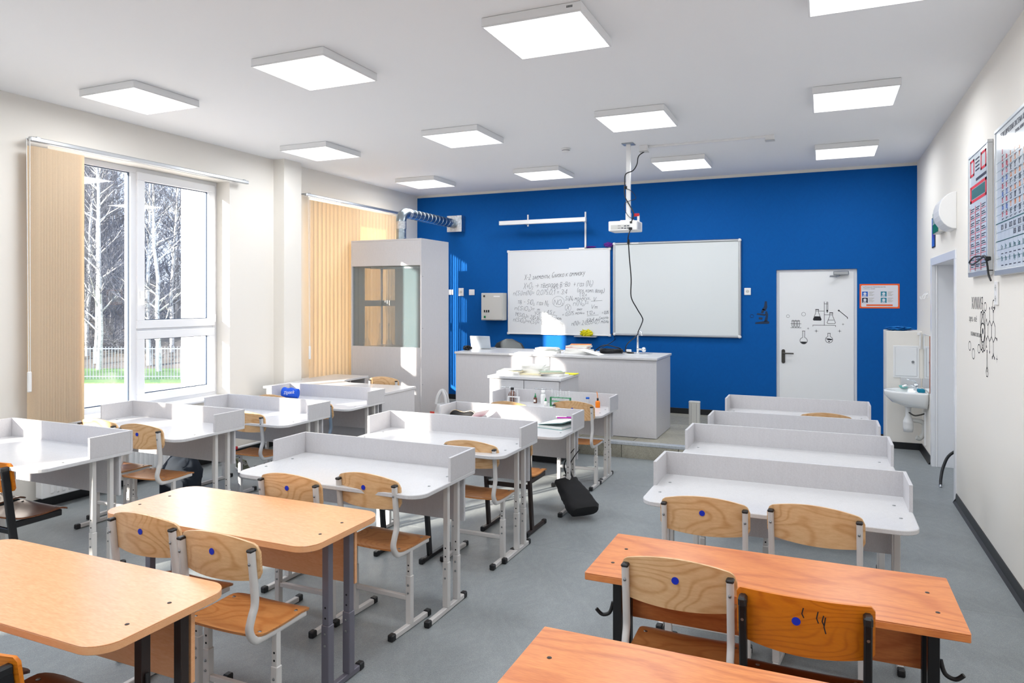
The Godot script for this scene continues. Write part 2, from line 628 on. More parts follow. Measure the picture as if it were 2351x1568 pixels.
	M.lawn = tri_tex(mat(Color.WHITE, 0.95), fleck_tex(42, c8(96, 142, 70), c8(140, 178, 96), c8(70, 104, 52), 0.3, 0.8, 256), Vector3(0.3, 0.3, 0.3), Vector3.ZERO, true)
	M.litter = tri_tex(mat(Color.WHITE, 0.95), fleck_tex(43, c8(104, 98, 92), c8(140, 132, 120), c8(70, 70, 68), 0.3, 0.8, 256), Vector3(0.3, 0.3, 0.3), Vector3.ZERO, true)
	M.bark_white = tri_tex(mat(Color.WHITE, 0.85), fleck_tex(44, c8(232, 230, 224), c8(246, 245, 240), c8(96, 94, 92), 0.14, 0.7, 256), Vector3(0.5, 1.2, 0.5))
	M.bark_grey = mat(c8(98, 102, 110), 0.95)
	M.twig = mat(c8(92, 96, 106), 0.95)
	M.fence = mat(c8(96, 110, 122), 0.5, 0.2)
	M.facade = mat(c8(244, 243, 240), 0.7)

# ---------------------------------------------------------------- the room
func window(n: int, z0: float, z1: float, y0 := 0.66, y1 := 2.93) -> void:
	# z0 is the jamb towards the camera, z1 the far one
	var w := Node3D.new()
	w.name = "window_%d" % n
	w.set_meta("kind", "structure")
	add_child(w)
	var xa := -6.03
	var xb := -5.95
	var f := 0.055
	var zm := z0 - (z0 - z1) * 0.465 - 0.03
	var yt := 1.39
	var st := mb()
	span(st, Vector3(xa, y0, z1), Vector3(xb, y0 + f, z0), 0.003)
	span(st, Vector3(xa, y1 - f, z1), Vector3(xb, y1, z0), 0.003)
	span(st, Vector3(xa, y0 + f, z1), Vector3(xb, y1 - f, z1 + f), 0.003)
	span(st, Vector3(xa, y0 + f, z0 - f), Vector3(xb, y1 - f, z0), 0.003)
	span(st, Vector3(xa, y0 + f, zm - 0.032), Vector3(xb, y1 - f, zm + 0.032), 0.003)
	span(st, Vector3(xa, yt - 0.03, z1 + f), Vector3(xb, yt + 0.03, zm - 0.032), 0.003)
	obj("frame", done(st), M.pvc, w)
	var sashes := [[zm - 0.026, z1 + 0.045, yt + 0.012, y1 - 0.04], [zm - 0.026, z1 + 0.045, y0 + 0.04, yt - 0.012]]
	for s in sashes:
		var t := mb()
		var sw := 0.078
		span(t, Vector3(xb - 0.01, s[2], s[1]), Vector3(xb + 0.025, s[2] + sw, s[0]), 0.003)
		span(t, Vector3(xb - 0.01, s[3] - sw, s[1]), Vector3(xb + 0.025, s[3], s[0]), 0.003)
		span(t, Vector3(xb - 0.01, s[2] + sw, s[1]), Vector3(xb + 0.025, s[3] - sw, s[1] + sw), 0.003)
		span(t, Vector3(xb - 0.01, s[2] + sw, s[0] - sw), Vector3(xb + 0.025, s[3] - sw, s[0]), 0.003)
		var so := obj("sash", done(t), M.pvc, w)
		glazing(so, s[0] - sw, s[1] + sw, s[2] + sw, s[3] - sw, xb - 0.02)
		if s[3] > 2.0:
			var hd := mb()
			cbox(hd, Vector3(xb + 0.03, 1.72, s[0] - 0.038), Vector3(0.012, 0.07, 0.03), 0.004)
			cbox(hd, Vector3(xb + 0.05, 1.69, s[0] - 0.038), Vector3(0.018, 0.13, 0.02), 0.006)
			obj("handle", done(hd), M.plastic_white, so)
			var hg := mb()
			cyl(hg, Vector3(xb + 0.02, 1.52, s[1] - 0.004), Vector3(xb + 0.02, 1.44, s[1] - 0.004), 0.009, 8)
			obj("hinge", done(hg), M.pvc, so)
	glazing(w, z0 - f, zm + 0.032, y0 + f, y1 - f, xb - 0.03)
	obj("sill", span_mesh(Vector3(xb, y0 - 0.025, z1), Vector3(XL + 0.05, y0 + 0.004, z0), 0.008), M.pvc, w)

func glazing(parent: Node, z0: float, z1: float, y0: float, y1: float, x: float) -> void:
	var g := 0.007
	var st := mb()
	span(st, Vector3(x - 0.004, y0 - 0.002, z1 - 0.002), Vector3(x + 0.012, y0 + g, z0 + 0.002))
	span(st, Vector3(x - 0.004, y1 - g, z1 - 0.002), Vector3(x + 0.012, y1 + 0.002, z0 + 0.002))
	span(st, Vector3(x - 0.004, y0 + g, z1 - 0.002), Vector3(x + 0.012, y1 - g, z1 + g))
	span(st, Vector3(x - 0.004, y0 + g, z0 - g), Vector3(x + 0.012, y1 - g, z0 + 0.002))
	obj("gasket", done(st), M.gasket, parent)
	obj("pane", span_mesh(Vector3(x - 0.001, y0, z1), Vector3(x + 0.003, y1, z0)), M.glass, parent)

func blind(label: String, z0: float, z1: float, slats: Array, cord_z: float) -> void:
	# slats: [z, turn in degrees]; z0 / z1 are the ends of the head rail
	var b := thing("vertical_blind", label, "blind", Vector3(-5.66, 0.66, (z0 + z1) * 0.5), 0.0, "vertical blinds at the windows")
	var zc := (z0 + z1) * 0.5
	var st := mb()
	cbox(st, Vector3(0, 2.275, 0), Vector3(0.042, 0.035, absf(z0 - z1)), 0.006)
	sub("head_rail", done(st), M.aluminium, b, "white painted aluminium head rail")
	for e in [z0, z1]:
		obj("bracket", box_mesh(Vector3(-0.045, 2.292, e - zc - signf(e - zc) * 0.06), Vector3(0.13, 0.012, 0.03), 0.003), M.steel, b)
	var sm := mb()
	var prof := []
	for i in 7:
		var t := (i - 3) / 3.0
		prof.append(Vector3(0.006 * (1.0 - t * t), 0, t * 0.0445))
	var r0 := []
	var r1 := []
	for p in prof:
		r0.append(p + Vector3(0.0003, 0.01, 0))
		r1.append(p + Vector3(0.0003, 2.22, 0))
	for k in range(prof.size() - 1, -1, -1):
		r0.append(prof[k] + Vector3(-0.0003, 0.01, 0))
		r1.append(prof[k] + Vector3(-0.0003, 2.22, 0))
	loft(sm, [r0, r1], true, false)
	var mesh := done(sm)
	for s in slats:
		var o := obj("slat", mesh, M.slat, b, Vector3(0, 0, s[0] - zc))
		o.rotation.y = deg_to_rad(s[1])
	var cd := mb()
	tube(cd, [Vector3(0.03, 2.27, cord_z - zc), Vector3(0.035, 0.45, cord_z - zc)], circle(0.0028, 6))
	tube(cd, [Vector3(0.03, 2.27, cord_z - zc + 0.025), Vector3(0.035, 0.45, cord_z - zc + 0.012)], circle(0.0028, 6))
	sub("cord", done(cd), M.plastic_white, b, "white bead control cord")
	obj("cord_weight", box_mesh(Vector3(0.035, 0.38, cord_z - zc + 0.006), Vector3(0.02, 0.16, 0.03), 0.006), M.plastic_white, b)

func radiator(label: String, z0: float, z1: float) -> void:
	var r := thing("radiator", label, "radiator", Vector3(-5.675, 0.1, (z0 + z1) * 0.5), 0.0, "panel radiators under the windows")
	var L := absf(z0 - z1)
	sub("panel", box_mesh(Vector3(0, 0.22, 0), Vector3(0.08, 0.44, L), 0.008), M.white_paint, r, "white enamelled radiator body")
	var rib := box_mesh(Vector3.ZERO, Vector3(0.012, 0.38, 0.024), 0.006)
	var n := int(L / 0.05) - 1
	for i in n:
		obj("rib", rib, M.white_paint, r, Vector3(0.044, 0.22, -L * 0.5 + 0.05 + i * 0.05))
	var slot := box_mesh(Vector3.ZERO, Vector3(0.04, 0.004, 0.018))
	for i in n:
		obj("top_slot", slot, M.hole, r, Vector3(0.0, 0.441, -L * 0.5 + 0.05 + i * 0.05))
	for e in [-1.0, 1.0]:
		obj("bracket", box_mesh(Vector3(-0.055, 0.22, e * (L * 0.5 - 0.2)), Vector3(0.04, 0.36, 0.03), 0.003), M.white_paint, r)

func build_lights() -> void:
	var rows := ["row nearest the blue wall", "second row from the blue wall", "third row from the blue wall", "fourth row from the blue wall", "fifth row from the blue wall"]
	var cols := ["by the door wall", "second from the door wall", "second from the window wall", "by the window wall"]
	var housing := mb()
	cbox(housing, Vector3(0, -0.026, 0), Vector3(0.595, 0.05, 0.595), 0.003)
	var hm := done(housing)
	var lip := mb()
	for e in [[0.0, 0.293, 0.595, 0.01], [0.0, -0.293, 0.595, 0.01], [0.293, 0.0, 0.01, 0.575], [-0.293, 0.0, 0.01, 0.575]]:
		cbox(lip, Vector3(e[0], -0.0535, e[1]), Vector3(e[2], 0.005, e[3]), 0.001)
	var lm := done(lip)
	var dm := box_mesh(Vector3(0, -0.053, 0), Vector3(0.574, 0.004, 0.574))
	for j in range(-2, 3):
		for i in 4:
			var t := thing("ceiling_light", "square white LED ceiling panel, %s, %s" % [rows[2 - j], cols[i]], "ceiling light", Vector3(0.2304 - i * 1.7077, H, -3.9127 - j * 2.1801), 0.0, "square LED panels on the ceiling")
			sub("housing", hm, M.white_paint, t, "white metal housing")
			obj("lip", lm, M.white_paint, t)
			sub("diffuser", dm, M.glow, t, "glowing white diffuser")
			var l := AreaLight3D.new()
			l.name = "panel_light"
			t.add_child(l)
			l.position = Vector3(0, -0.06, 0)
			l.rotation_degrees.x = -90.0
			l.area_size = Vector2(0.57, 0.57)
			l.light_color = Color(0.97, 0.985, 1.0)
			l.light_energy = PANEL
			l.shadow_enabled = true
			l.area_range = 20.0
			if j == 0 and i == 1:
				var s := mb()
				for k in 12:
					cbox(s, Vector3(0.215 + 0.003 * k, -0.022, 0.2978), Vector3(0.0015 if k % 3 else 0.0022, 0.012, 0.0006))
				sub("barcode_sticker", done(s), M.hole, t, "small barcode sticker")

func build_room() -> void:
	# floor
	struct("floor", span_mesh(Vector3(XL, -0.2, ZB - 0.3), Vector3(XR + 0.52, 0.0, ZEND + 0.2)), M.floor, null, "blue-grey speckled vinyl floor")
	var fl := get_node("floor")
	for z in [-0.9, -2.7, -4.5, -6.3]:
		obj("weld_seam", span_mesh(Vector3(XL, -0.001, z - 0.0015), Vector3(XR, 0.0006, z + 0.0015)), M.seam, fl)
	struct("ceiling", span_mesh(Vector3(XL, H, ZB - 0.3), Vector3(XR + 0.52, H + 0.25, ZEND + 0.2)), M.ceiling, null, "plain white painted ceiling")
	# blue wall with the door opening
	var st := mb()
	var dx0 := -0.525
	var dx1 := 0.392
	var dy := 2.05
	span(st, Vector3(XL, -0.2, ZB - 0.3), Vector3(dx0, H, ZB))
	span(st, Vector3(dx1, -0.2, ZB - 0.3), Vector3(XR, H, ZB))
	span(st, Vector3(dx0, dy, ZB - 0.3), Vector3(dx1, H, ZB))
	struct("wall_back", done(st), M.blue, null, "bright blue painted wall behind the boards")
	struct("trim_1", span_mesh(Vector3(XL, H - 0.035, ZB - 0.01), Vector3(XR, H + 0.001, ZB + 0.006)), M.trim_white, null, "thin white strip between blue wall and ceiling")
	# window wall
	st = mb()
	var xo := XO
	var y0 := 0.66
	var y1 := 2.93
	span(st, Vector3(xo, -1.4, ZB - 0.3), Vector3(XL, y0, ZEND + 0.2))
	span(st, Vector3(xo, y1, ZB - 0.3), Vector3(XL, H + 0.25, ZEND + 0.2))
	var op := [[-8.88, -6.95], [-5.68, -3.75], [-2.48, -0.55], [0.72, 2.65]]
	var prev := ZB - 0.3
	for o in op:
		span(st, Vector3(xo, y0, prev), Vector3(XL, y1, o[0]))
		prev = o[1]
	span(st, Vector3(xo, y0, prev), Vector3(XL, y1, ZEND + 0.2))
	struct("wall_left", done(st), M.cream, null, "cream plastered window wall")
	struct("wall_left_pillar", span_mesh(Vector3(XL - 0.01, -0.01, -6.627), Vector3(XL + 0.155, H + 0.01, -6.336), 0.002), M.cream, null, "cream pillar between the two windows")
	var k := 1
	for o in op:
		window(k, o[1], o[0])
		k += 1
	# door wall
	st = mb()
	span(st, Vector3(XR, -0.2, ZB - 0.3), Vector3(XR + 0.52, H, -8.22))
	span(st, Vector3(XR, 2.05, -8.22), Vector3(XR + 0.52, H, -6.9))
	span(st, Vector3(XR, -0.2, -6.9), Vector3(XR + 0.52, H, ZEND + 0.2))
	struct("wall_right", done(st), M.cream, null, "cream plastered wall with the doorway")
	struct("wall_rear", span_mesh(Vector3(XL, -0.2, ZEND), Vector3(XR, H, ZEND + 0.2)), M.cream, null, "cream wall facing the blue wall")
	# boxed-in corner with the sink
	struct("wall_corner", span_mesh(Vector3(0.672, -0.01, ZB - 0.01), Vector3(XR + 0.01, 1.322, -9.035), 0.004), M.cream, null, "low cream plastered boxing in the corner")
	# black skirting
	st = mb()
	var cove := [Vector2(0.0, 0.0), Vector2(-0.03, 0.0), Vector2(-0.012, 0.016), Vector2(-0.006, 0.075), Vector2(0.0, 0.075)]
	for seg in [[-6.83, ZEND], [-9.035, -8.29]]:
		var rings := []
		for z in seg:
			var r := []
			for p in cove: r.append(Vector3(XR + p.x, p.y, z))
			rings.append(r)
		loft(st, rings, true, false)
	struct("baseboard_right", done(st), M.black_rubber, null, "black coved skirting")
	st = mb()
	span(st, Vector3(0.672, 0.0, -9.037), Vector3(XR, 0.075, -9.022), 0.003)
	span(st, Vector3(-0.6, 0.0, ZB), Vector3(-0.53, 0.075, ZB + 0.012), 0.003)
	span(st, Vector3(0.4, 0.0, ZB), Vector3(0.67, 0.075, ZB + 0.012), 0.003)
	span(st, Vector3(XL, 0.166, ZB), Vector3(-0.65, 0.24, ZB + 0.012), 0.003)
	struct("baseboard_back", done(st), M.black_rubber, null, "black skirting along the blue wall")
	st = mb()
	span(st, Vector3(XL, 0.0, -6.336), Vector3(XL + 0.015, 0.075, ZEND), 0.003)
	span(st, Vector3(XL + 0.15, 0.0, -6.63), Vector3(XL + 0.168, 0.075, -6.33), 0.003)
	span(st, Vector3(XL, 0.0, -7.35), Vector3(XL + 0.015, 0.075, -6.63), 0.003)
	struct("baseboard_left", done(st), M.black_rubber, null, "black skirting under the windows")
	# podium: tiled step in front of the blue wall
	var px1 := -0.65
	var pz := -7.35
	var ph := 0.166
	var pod := struct("floor_podium", span_mesh(Vector3(XL - 0.01, -0.01, ZB - 0.01), Vector3(px1 - 0.012, ph - 0.01, pz - 0.012)), M.grout, null, "raised platform tiled in grey-beige stone")
	var tm := []
	for q in 3:
		tm.append(box_mesh(Vector3.ZERO, Vector3(0.594, 0.012, 0.594), 0.002))
	var zz := pz - 0.085
	var row := 0
	while zz > ZB + 0.05:
		var d := minf(0.6, zz - ZB)
		var xx := px1
		var col := 0
		while xx > XL + 0.05:
			var w := minf(0.6, xx - XL)
			var ms: ArrayMesh = tm[0] if w > 0.599 and d > 0.599 else box_mesh(Vector3.ZERO, Vector3(w - 0.006, 0.012, d - 0.006), 0.002)
			obj("tile", ms, M.tile[(row * 2 + col) % 3], pod, Vector3(xx - w * 0.5, ph - 0.006, zz - d * 0.5))
			xx -= 0.6
			col += 1
		zz -= 0.6
		row += 1
	var xr := px1 - 0.1
	var rc := 0
	while xr > XL + 0.05:
		var w := minf(0.6, xr - XL) if rc > 0 else 0.6
		obj("riser_tile", span_mesh(Vector3(xr - w + 0.003, 0.0, pz - 0.012), Vector3(xr - 0.003, ph - 0.03, pz), 0.001), M.tile[rc % 3], pod)
		xr -= w
		rc += 1
	obj("riser_tile", span_mesh(Vector3(px1 - 0.097, 0.0, pz - 0.012), Vector3(px1, ph - 0.03, pz), 0.001), M.tile[1], pod)
	for q in 4:
		obj("riser_tile", span_mesh(Vector3(px1 - 0.012, 0.0, pz - 0.014 - q * 0.53 - 0.526), Vector3(px1, ph - 0.03, pz - 0.014 - q * 0.53), 0.001), M.tile[q % 3], pod)
	sub("nosing", span_mesh(Vector3(XL, ph - 0.03, pz - 0.085), Vector3(px1 + 0.004, ph + 0.002, pz + 0.004), 0.003), M.nosing, pod, "pale grey metal stair nosing")
	build_doors()

func build_doors() -> void:
	# white metal door in the blue wall
	var d := Node3D.new()
	d.name = "door_1"
	d.set_meta("kind", "structure")
	d.set_meta("label", "white metal door with black chemistry stickers")
	add_child(d)
	var zf := ZB - 0.035
	var st := mb()
	span(st, Vector3(-0.525, 0, ZB - 0.1), Vector3(-0.475, 2.0, zf), 0.002)
	span(st, Vector3(0.342, 0, ZB - 0.1), Vector3(0.392, 2.0, zf), 0.002)
	span(st, Vector3(-0.525, 2.0, ZB - 0.1), Vector3(0.392, 2.05, zf), 0.003)
	obj("frame", done(st), M.white_paint, d)
	var leaf := obj("leaf", span_mesh(Vector3(-0.492, 0.008, ZB - 0.09), Vector3(0.36, 2.018, zf + 0.012), 0.004), M.white_paint, d)
	var zl := zf + 0.012
	st = mb()
	slab(st, rrect(0.042, 0.175, 0.02, 5), 0.0, 0.01, Transform3D(Basis(Vector3.RIGHT, PI / 2), Vector3(-0.442, 0.965, zl)), 0.002)
	tube(st, curve([Vector3(-0.442, 1.005, zl + 0.005), Vector3(-0.442, 1.005, zl + 0.045), Vector3(-0.42, 1.005, zl + 0.055), Vector3(-0.32, 1.005, zl + 0.055)], 5), circle(0.009, 10))
	obj("handle", done(st), M.dark_steel, leaf)
	st = mb()
	cbox(st, Vector3(0.215, 2.0, zl + 0.028), Vector3(0.17, 0.05, 0.045), 0.006)
	tube(st, [Vector3(0.2, 1.97, zl + 0.03), Vector3(0.19, 1.962, zl + 0.07), Vector3(0.09, 1.962, zl + 0.09)], circle(0.008, 8))
	tube(st, [Vector3(0.09, 1.955, zl + 0.09), Vector3(0.17, 1.955, zl + 0.03)], circle(0.007, 8))
	obj("closer", done(st), M.steel, leaf)
	door_decals(leaf, zl)
	# doorway in the cream wall
	var e := Node3D.new()
	e.name = "door_2"
	e.set_meta("kind", "structure")
	add_child(e)
	st = mb()
	span(st, Vector3(XR - 0.012, 0, -8.285), Vector3(XR + 0.02, 2.02, -8.2), 0.002)
	span(st, Vector3(XR - 0.012, 0, -6.9), Vector3(XR + 0.02, 2.02, -6.83), 0.002)
	span(st, Vector3(XR - 0.012, 2.02, -8.285), Vector3(XR + 0.02, 2.095, -6.83), 0.003)
	obj("casing", done(st), M.pvc, e)
	st = mb()
	span(st, Vector3(XR + 0.021, 0, -8.225), Vector3(XR + 0.5, 2.02, -8.2), 0.002)
	span(st, Vector3(XR + 0.021, 0, -6.9), Vector3(XR + 0.5, 2.02, -6.885), 0.002)
	span(st, Vector3(XR + 0.021, 2.02, -8.22), Vector3(XR + 0.5, 2.045, -6.89), 0.002)
	obj("lining", done(st), M.pvc, e)
	obj("lining_bead", span_mesh(Vector3(XR + 0.03, 0, -8.202), Vector3(XR + 0.04, 2.02, -8.194), 0.002), M.white_paint, e)
	obj("leaf", span_mesh(Vector3(XR + 0.44, 0.005, -8.2), Vector3(XR + 0.48, 2.02, -6.9), 0.003), M.white_paint, e)

func decal_lines(parent: Node, called: String, label: String, lines: Array, fills: Array, xf: Transform3D, w := 0.006) -> MeshInstance3D:
	var st := mb()
	for l in lines: ink(st, l, w, xf)
	for f in fills: fill(st, f, xf)
	var o := obj(called, done(st), M.decal, parent)
	o.set_meta("label", label)
	return o

func star(c: Vector2, r: float) -> Array:
	var a := []
	for i in 8:
		a.append(c + Vector2(cos(PI / 4 * i), sin(PI / 4 * i)) * (r if i % 2 == 0 else r * 0.16))
	return a

func flask_outline(c: Vector2, r: float, neck_w: float, top: float) -> Array:
	var a := []
	var a0 := asin(neck_w / r)
	for i in 25:
		var t := PI / 2 + a0 + (TAU - 2 * a0) * i / 24.0
		a.append(c + Vector2(cos(t), sin(t)) * r)
	a.append(Vector2(c.x + neck_w, top))
	a.append(Vector2(c.x - neck_w, top))
	a.append(a[0])
	return a

func half_disc(c: Vector2, r: float, level: float) -> Array:
	var a := []
	var t0 := asin(clampf(level / r, -1, 1))
	for i in 17:
		var t := PI - t0 + (PI + 2 * t0) * i / 16.0
		a.append(c + Vector2(cos(t), sin(t)) * r)
	return a

func door_decals(leaf: Node, z: float) -> void:
	var xf := Transform3D(Basis.IDENTITY, Vector3(0, 0, z))
	# retort stand with two conical flasks and a test tube
	var L := []
	L.append([Vector2(0.028, 1.65), Vector2(0.028, 1.36)])
	L.append([Vector2(-0.1, 1.345), Vector2(-0.1, 1.36), Vector2(0.155, 1.36), Vector2(0.155, 1.345)])
	L.append([Vector2(-0.07, 1.535), Vector2(0.028, 1.535)])
	L.append([Vector2(0.028, 1.49), Vector2(0.12, 1.49)])
	L.append([Vector2(0.028, 1.625), Vector2(0.07, 1.625)])
	L.append([Vector2(0.055, 1.645), Vector2(0.055, 1.53), Vector2(0.062, 1.515), Vector2(0.069, 1.53), Vector2(0.069, 1.645), Vector2(0.055, 1.645)])
	var f1 := [Vector2(-0.068, 1.55), Vector2(-0.068, 1.515), Vector2(-0.098, 1.43), Vector2(-0.09, 1.42), Vector2(-0.012, 1.42), Vector2(-0.004, 1.43), Vector2(-0.036, 1.515), Vector2(-0.036, 1.55)]
	var f2 := []
	for p in f1: f2.append(p + Vector2(0.158, -0.038))
	L.append(f1); L.append(f2)
	L.append([Vector2(0.07, 1.425), Vector2(0.135, 1.425)])
	decal_lines(leaf, "retort_stand_decal", "black sticker of flasks on a retort stand", L, [
		[Vector2(-0.09, 1.422), Vector2(-0.012, 1.422), Vector2(-0.004, 1.43), Vector2(-0.02, 1.47), Vector2(-0.08, 1.47), Vector2(-0.096, 1.43)],
		[Vector2(-0.072, 1.548), Vector2(-0.032, 1.548), Vector2(-0.032, 1.558), Vector2(-0.072, 1.558)],
		[Vector2(0.086, 1.51), Vector2(0.126, 1.51), Vector2(0.126, 1.52), Vector2(0.086, 1.52)],
		[Vector2(0.056, 1.53), Vector2(0.068, 1.53), Vector2(0.068, 1.55), Vector2(0.056, 1.55)]], xf, 0.005)
	# rack of test tubes
	L = [[Vector2(-0.355, 1.375), Vector2(-0.235, 1.375)], [Vector2(-0.355, 1.325), Vector2(-0.235, 1.325)]]
	for k in 3:
		var x := -0.33 + 0.032 * k
		L.append([Vector2(x - 0.01, 1.41), Vector2(x - 0.01, 1.34), Vector2(x, 1.331), Vector2(x + 0.01, 1.34), Vector2(x + 0.01, 1.41)])
		L.append(ring_pts(Vector2(x, 1.412), 0.012, 10, 0.006))
	decal_lines(leaf, "test_tube_rack_decal", "black sticker of a test tube rack", L, [], xf, 0.005)
	decal_lines(leaf, "round_flask_decal", "black sticker of a long-necked round flask", [flask_outline(Vector2(-0.206, 1.165), 0.042, 0.011, 1.285), [Vector2(-0.222, 1.286), Vector2(-0.19, 1.286)]], [half_disc(Vector2(-0.206, 1.165), 0.038, -0.012)], xf, 0.005)
	decal_lines(leaf, "short_flask_decal", "black sticker of a short round flask", [flask_outline(Vector2(0.082, 1.185), 0.04, 0.013, 1.262), [Vector2(0.066, 1.263), Vector2(0.098, 1.263)], [Vector2(0.05, 1.2), Vector2(0.12, 1.19)]], [[Vector2(0.05, 1.19), Vector2(0.085, 1.2), Vector2(0.12, 1.188), Vector2(0.105, 1.178), Vector2(0.07, 1.18)], [Vector2(0.07, 1.17), Vector2(0.095, 1.168), Vector2(0.08, 1.15)]], xf, 0.005)
	decal_lines(leaf, "spatula_decal", "black sticker of a pipette", [[Vector2(0.195, 1.54), Vector2(0.285, 1.46), Vector2(0.288, 1.445)]], [[Vector2(0.178, 1.545), Vector2(0.192, 1.555), Vector2(0.203, 1.54), Vector2(0.19, 1.53)]], xf, 0.008)
	for c in [[-0.388, 1.468, 0.018], [-0.207, 1.495, 0.023]]:
		decal_lines(leaf, "bubble_decal", "black sticker of a bubble", [ring_pts(Vector2(c[0], c[1]), c[2], 18)], [], xf, 0.003)
	for c in [[-0.155, 1.318, 0.018], [-0.062, 1.288, 0.028], [0.2, 1.292, 0.026], [0.238, 1.375, 0.018]]:
		decal_lines(leaf, "star_decal", "black four-pointed star sticker", [], [star(Vector2(c[0], c[1]), c[2])], xf)

# ---------------------------------------------------------------- furniture
# a bent sheet: f[i][j] on one face, b[i][j] on the other
func plate(st: SurfaceTool, f: Array, b: Array) -> void:
	var n := f.size()
	var m: int = f[0].size()
	for side in 2:
		var g: Array = f if side == 0 else b
		var o: Array = b if side == 0 else f
		st.set_smooth_group(1 + side)
		for i in n - 1:
			for j in m - 1:
				var inner: Vector3 = (o[i][j] + o[i + 1][j + 1]) * 0.5
				quad(st, g[i][j], g[i + 1][j], g[i + 1][j + 1], g[i][j + 1], inner)
	st.set_smooth_group(4)
	var mid: Vector3 = (f[n / 2][m / 2] + b[n / 2][m / 2]) * 0.5
	for i in n - 1:
		for j in [0, m - 1]:
			quad(st, f[i][j], f[i + 1][j], b[i + 1][j], b[i][j], Vector3(f[i][m / 2]) )
	for j in m - 1:
		for i in [0, n - 1]:
			quad(st, f[i][j], f[i][j + 1], b[i][j + 1], b[i][j], mid)

func seat_mesh(w: float, z0: float, z1: float, thick: float, falls: float, dish: float) -> ArrayMesh:
	# z0 rear, z1 front (z0 > z1); top at y = 0
	var f := []
	var b := []
	var nz := 14
	var nx := 10
	var L := z0 - z1
	for i in nz + 1:
		var t := float(i) / nz
		t = t * t * (3 - 2 * t) * 0.5 + t * 0.5
		var z := z0 - L * t
		var r := 0.05
		var e := minf(z0 - z, z - z1)
		var hw := w * 0.5
		if e < r: hw -= r - sqrt(maxf(0.0, r * r - (r - e) * (r - e)))
		var y := -dish * sin(PI * clampf((t - 0.05) / 0.8, 0, 1))
		if t > 0.72: y -= falls * pow((t - 0.72) / 0.28, 2.0)
		if t < 0.12: y += 0.006 * (1.0 - t / 0.12)
		var rf := []
		var rb := []
		for j in nx + 1:
			var s := (j / float(nx)) * 2.0 - 1.0
			var yy := y - 0.004 * (1.0 - s * s)
			rf.append(Vector3(s * hw, yy, z))
			rb.append(Vector3(s * (hw - 0.002), yy - thick, z))
		f.append(rf)
		b.append(rb)
	var st := mb()
	plate(st, f, b)
	return done(st)

func back_mesh(w: float, low: float, high: float, arch: float, sag: float, bow: float, thick: float, r: float, lean: float) -> ArrayMesh:
	# y = 0 at the height of the tube tops, z = 0 at the face that lies on the tubes; bow towards +z in the middle
	var f := []
	var b := []
	var nx := 22
	var ny := 6
	var a := w * 0.5
	for i in nx + 1:
		var u := (float(i) / nx) * 2.0 - 1.0
		u = sin(u * PI * 0.5) * 0.45 + u * 0.55
		var x := u * a
		var k := 1.0 - u * u
		var yt := high + arch * k
		var yb := low - sag * k
		var e := a - absf(x)
		if e < r:
			var d := r - sqrt(maxf(0.0, r * r - (r - e) * (r - e)))
			yt -= d
			yb += d
		var z := bow * (k - 0.15)
		var cf := []
		var cb := []
		for j in ny + 1:
			var y := lerpf(yb, yt, j / float(ny))
			var zz := z + y * lean
			cf.append(Vector3(x, y, zz - thick))
			cb.append(Vector3(x, y, zz))
		f.append(cf)
		b.append(cb)
	var st := mb()
	plate(st, f, b)
	return done(st)

var shared := {}

func common() -> void:
	var st := mb()
	lathe(st, [Vector2(0.0, 0.0), Vector2(0.006, 0.0), Vector2(0.005, 0.003), Vector2(0.0, 0.0035)], 10, Transform3D(Basis(Vector3.RIGHT, PI / 2), Vector3.ZERO))
	shared.bolt_z = done(st)
	st = mb()
	lathe(st, [Vector2(0.0, 0.0), Vector2(0.008, 0.0), Vector2(0.006, 0.0025), Vector2(0.0, 0.003)], 12)
	shared.bolt_y = done(st)
	st = mb()
	lathe(st, [Vector2(0.0, 0.0), Vector2(0.007, 0.0), Vector2(0.005, 0.003), Vector2(0.0, 0.0035)], 10, Transform3D(Basis(Vector3.FORWARD, PI / 2), Vector3.ZERO))
	shared.bolt_x = done(st)
	st = mb()
	cyl(st, Vector3.ZERO, Vector3(0, 0, 0.0008), 0.0045, 10)
	shared.hole_z = done(st)
	st = mb()
	cyl(st, Vector3.ZERO, Vector3(0, 0, 0.0008), 0.0125, 20)
	shared.dot = done(st)
	shared.end_cap = box_mesh(Vector3.ZERO, Vector3(0.032, 0.034, 0.036), 0.005)
	shared.tube_cap = box_mesh(Vector3.ZERO, Vector3(0.026, 0.012, 0.032), 0.004)
	shared.flat_cap = box_mesh(Vector3.ZERO, Vector3(0.025, 0.03, 0.046), 0.006)

func runner(parent: Node, x: float, z0: float, z1: float, m: Material) -> MeshInstance3D:
	var o := obj("foot", box_mesh(Vector3(x, 0.016, (z0 + z1) * 0.5), Vector3(0.026, 0.026, absf(z0 - z1) - 0.05), 0.003), m, parent)
	for z in [z0 - signf(z0 - z1) * 0.018, z1 + signf(z0 - z1) * 0.018]:
		sub("end_cap", shared.end_cap, M.cap, o, "black plastic end cap", Vector3(x, 0.0172, z))
	return o

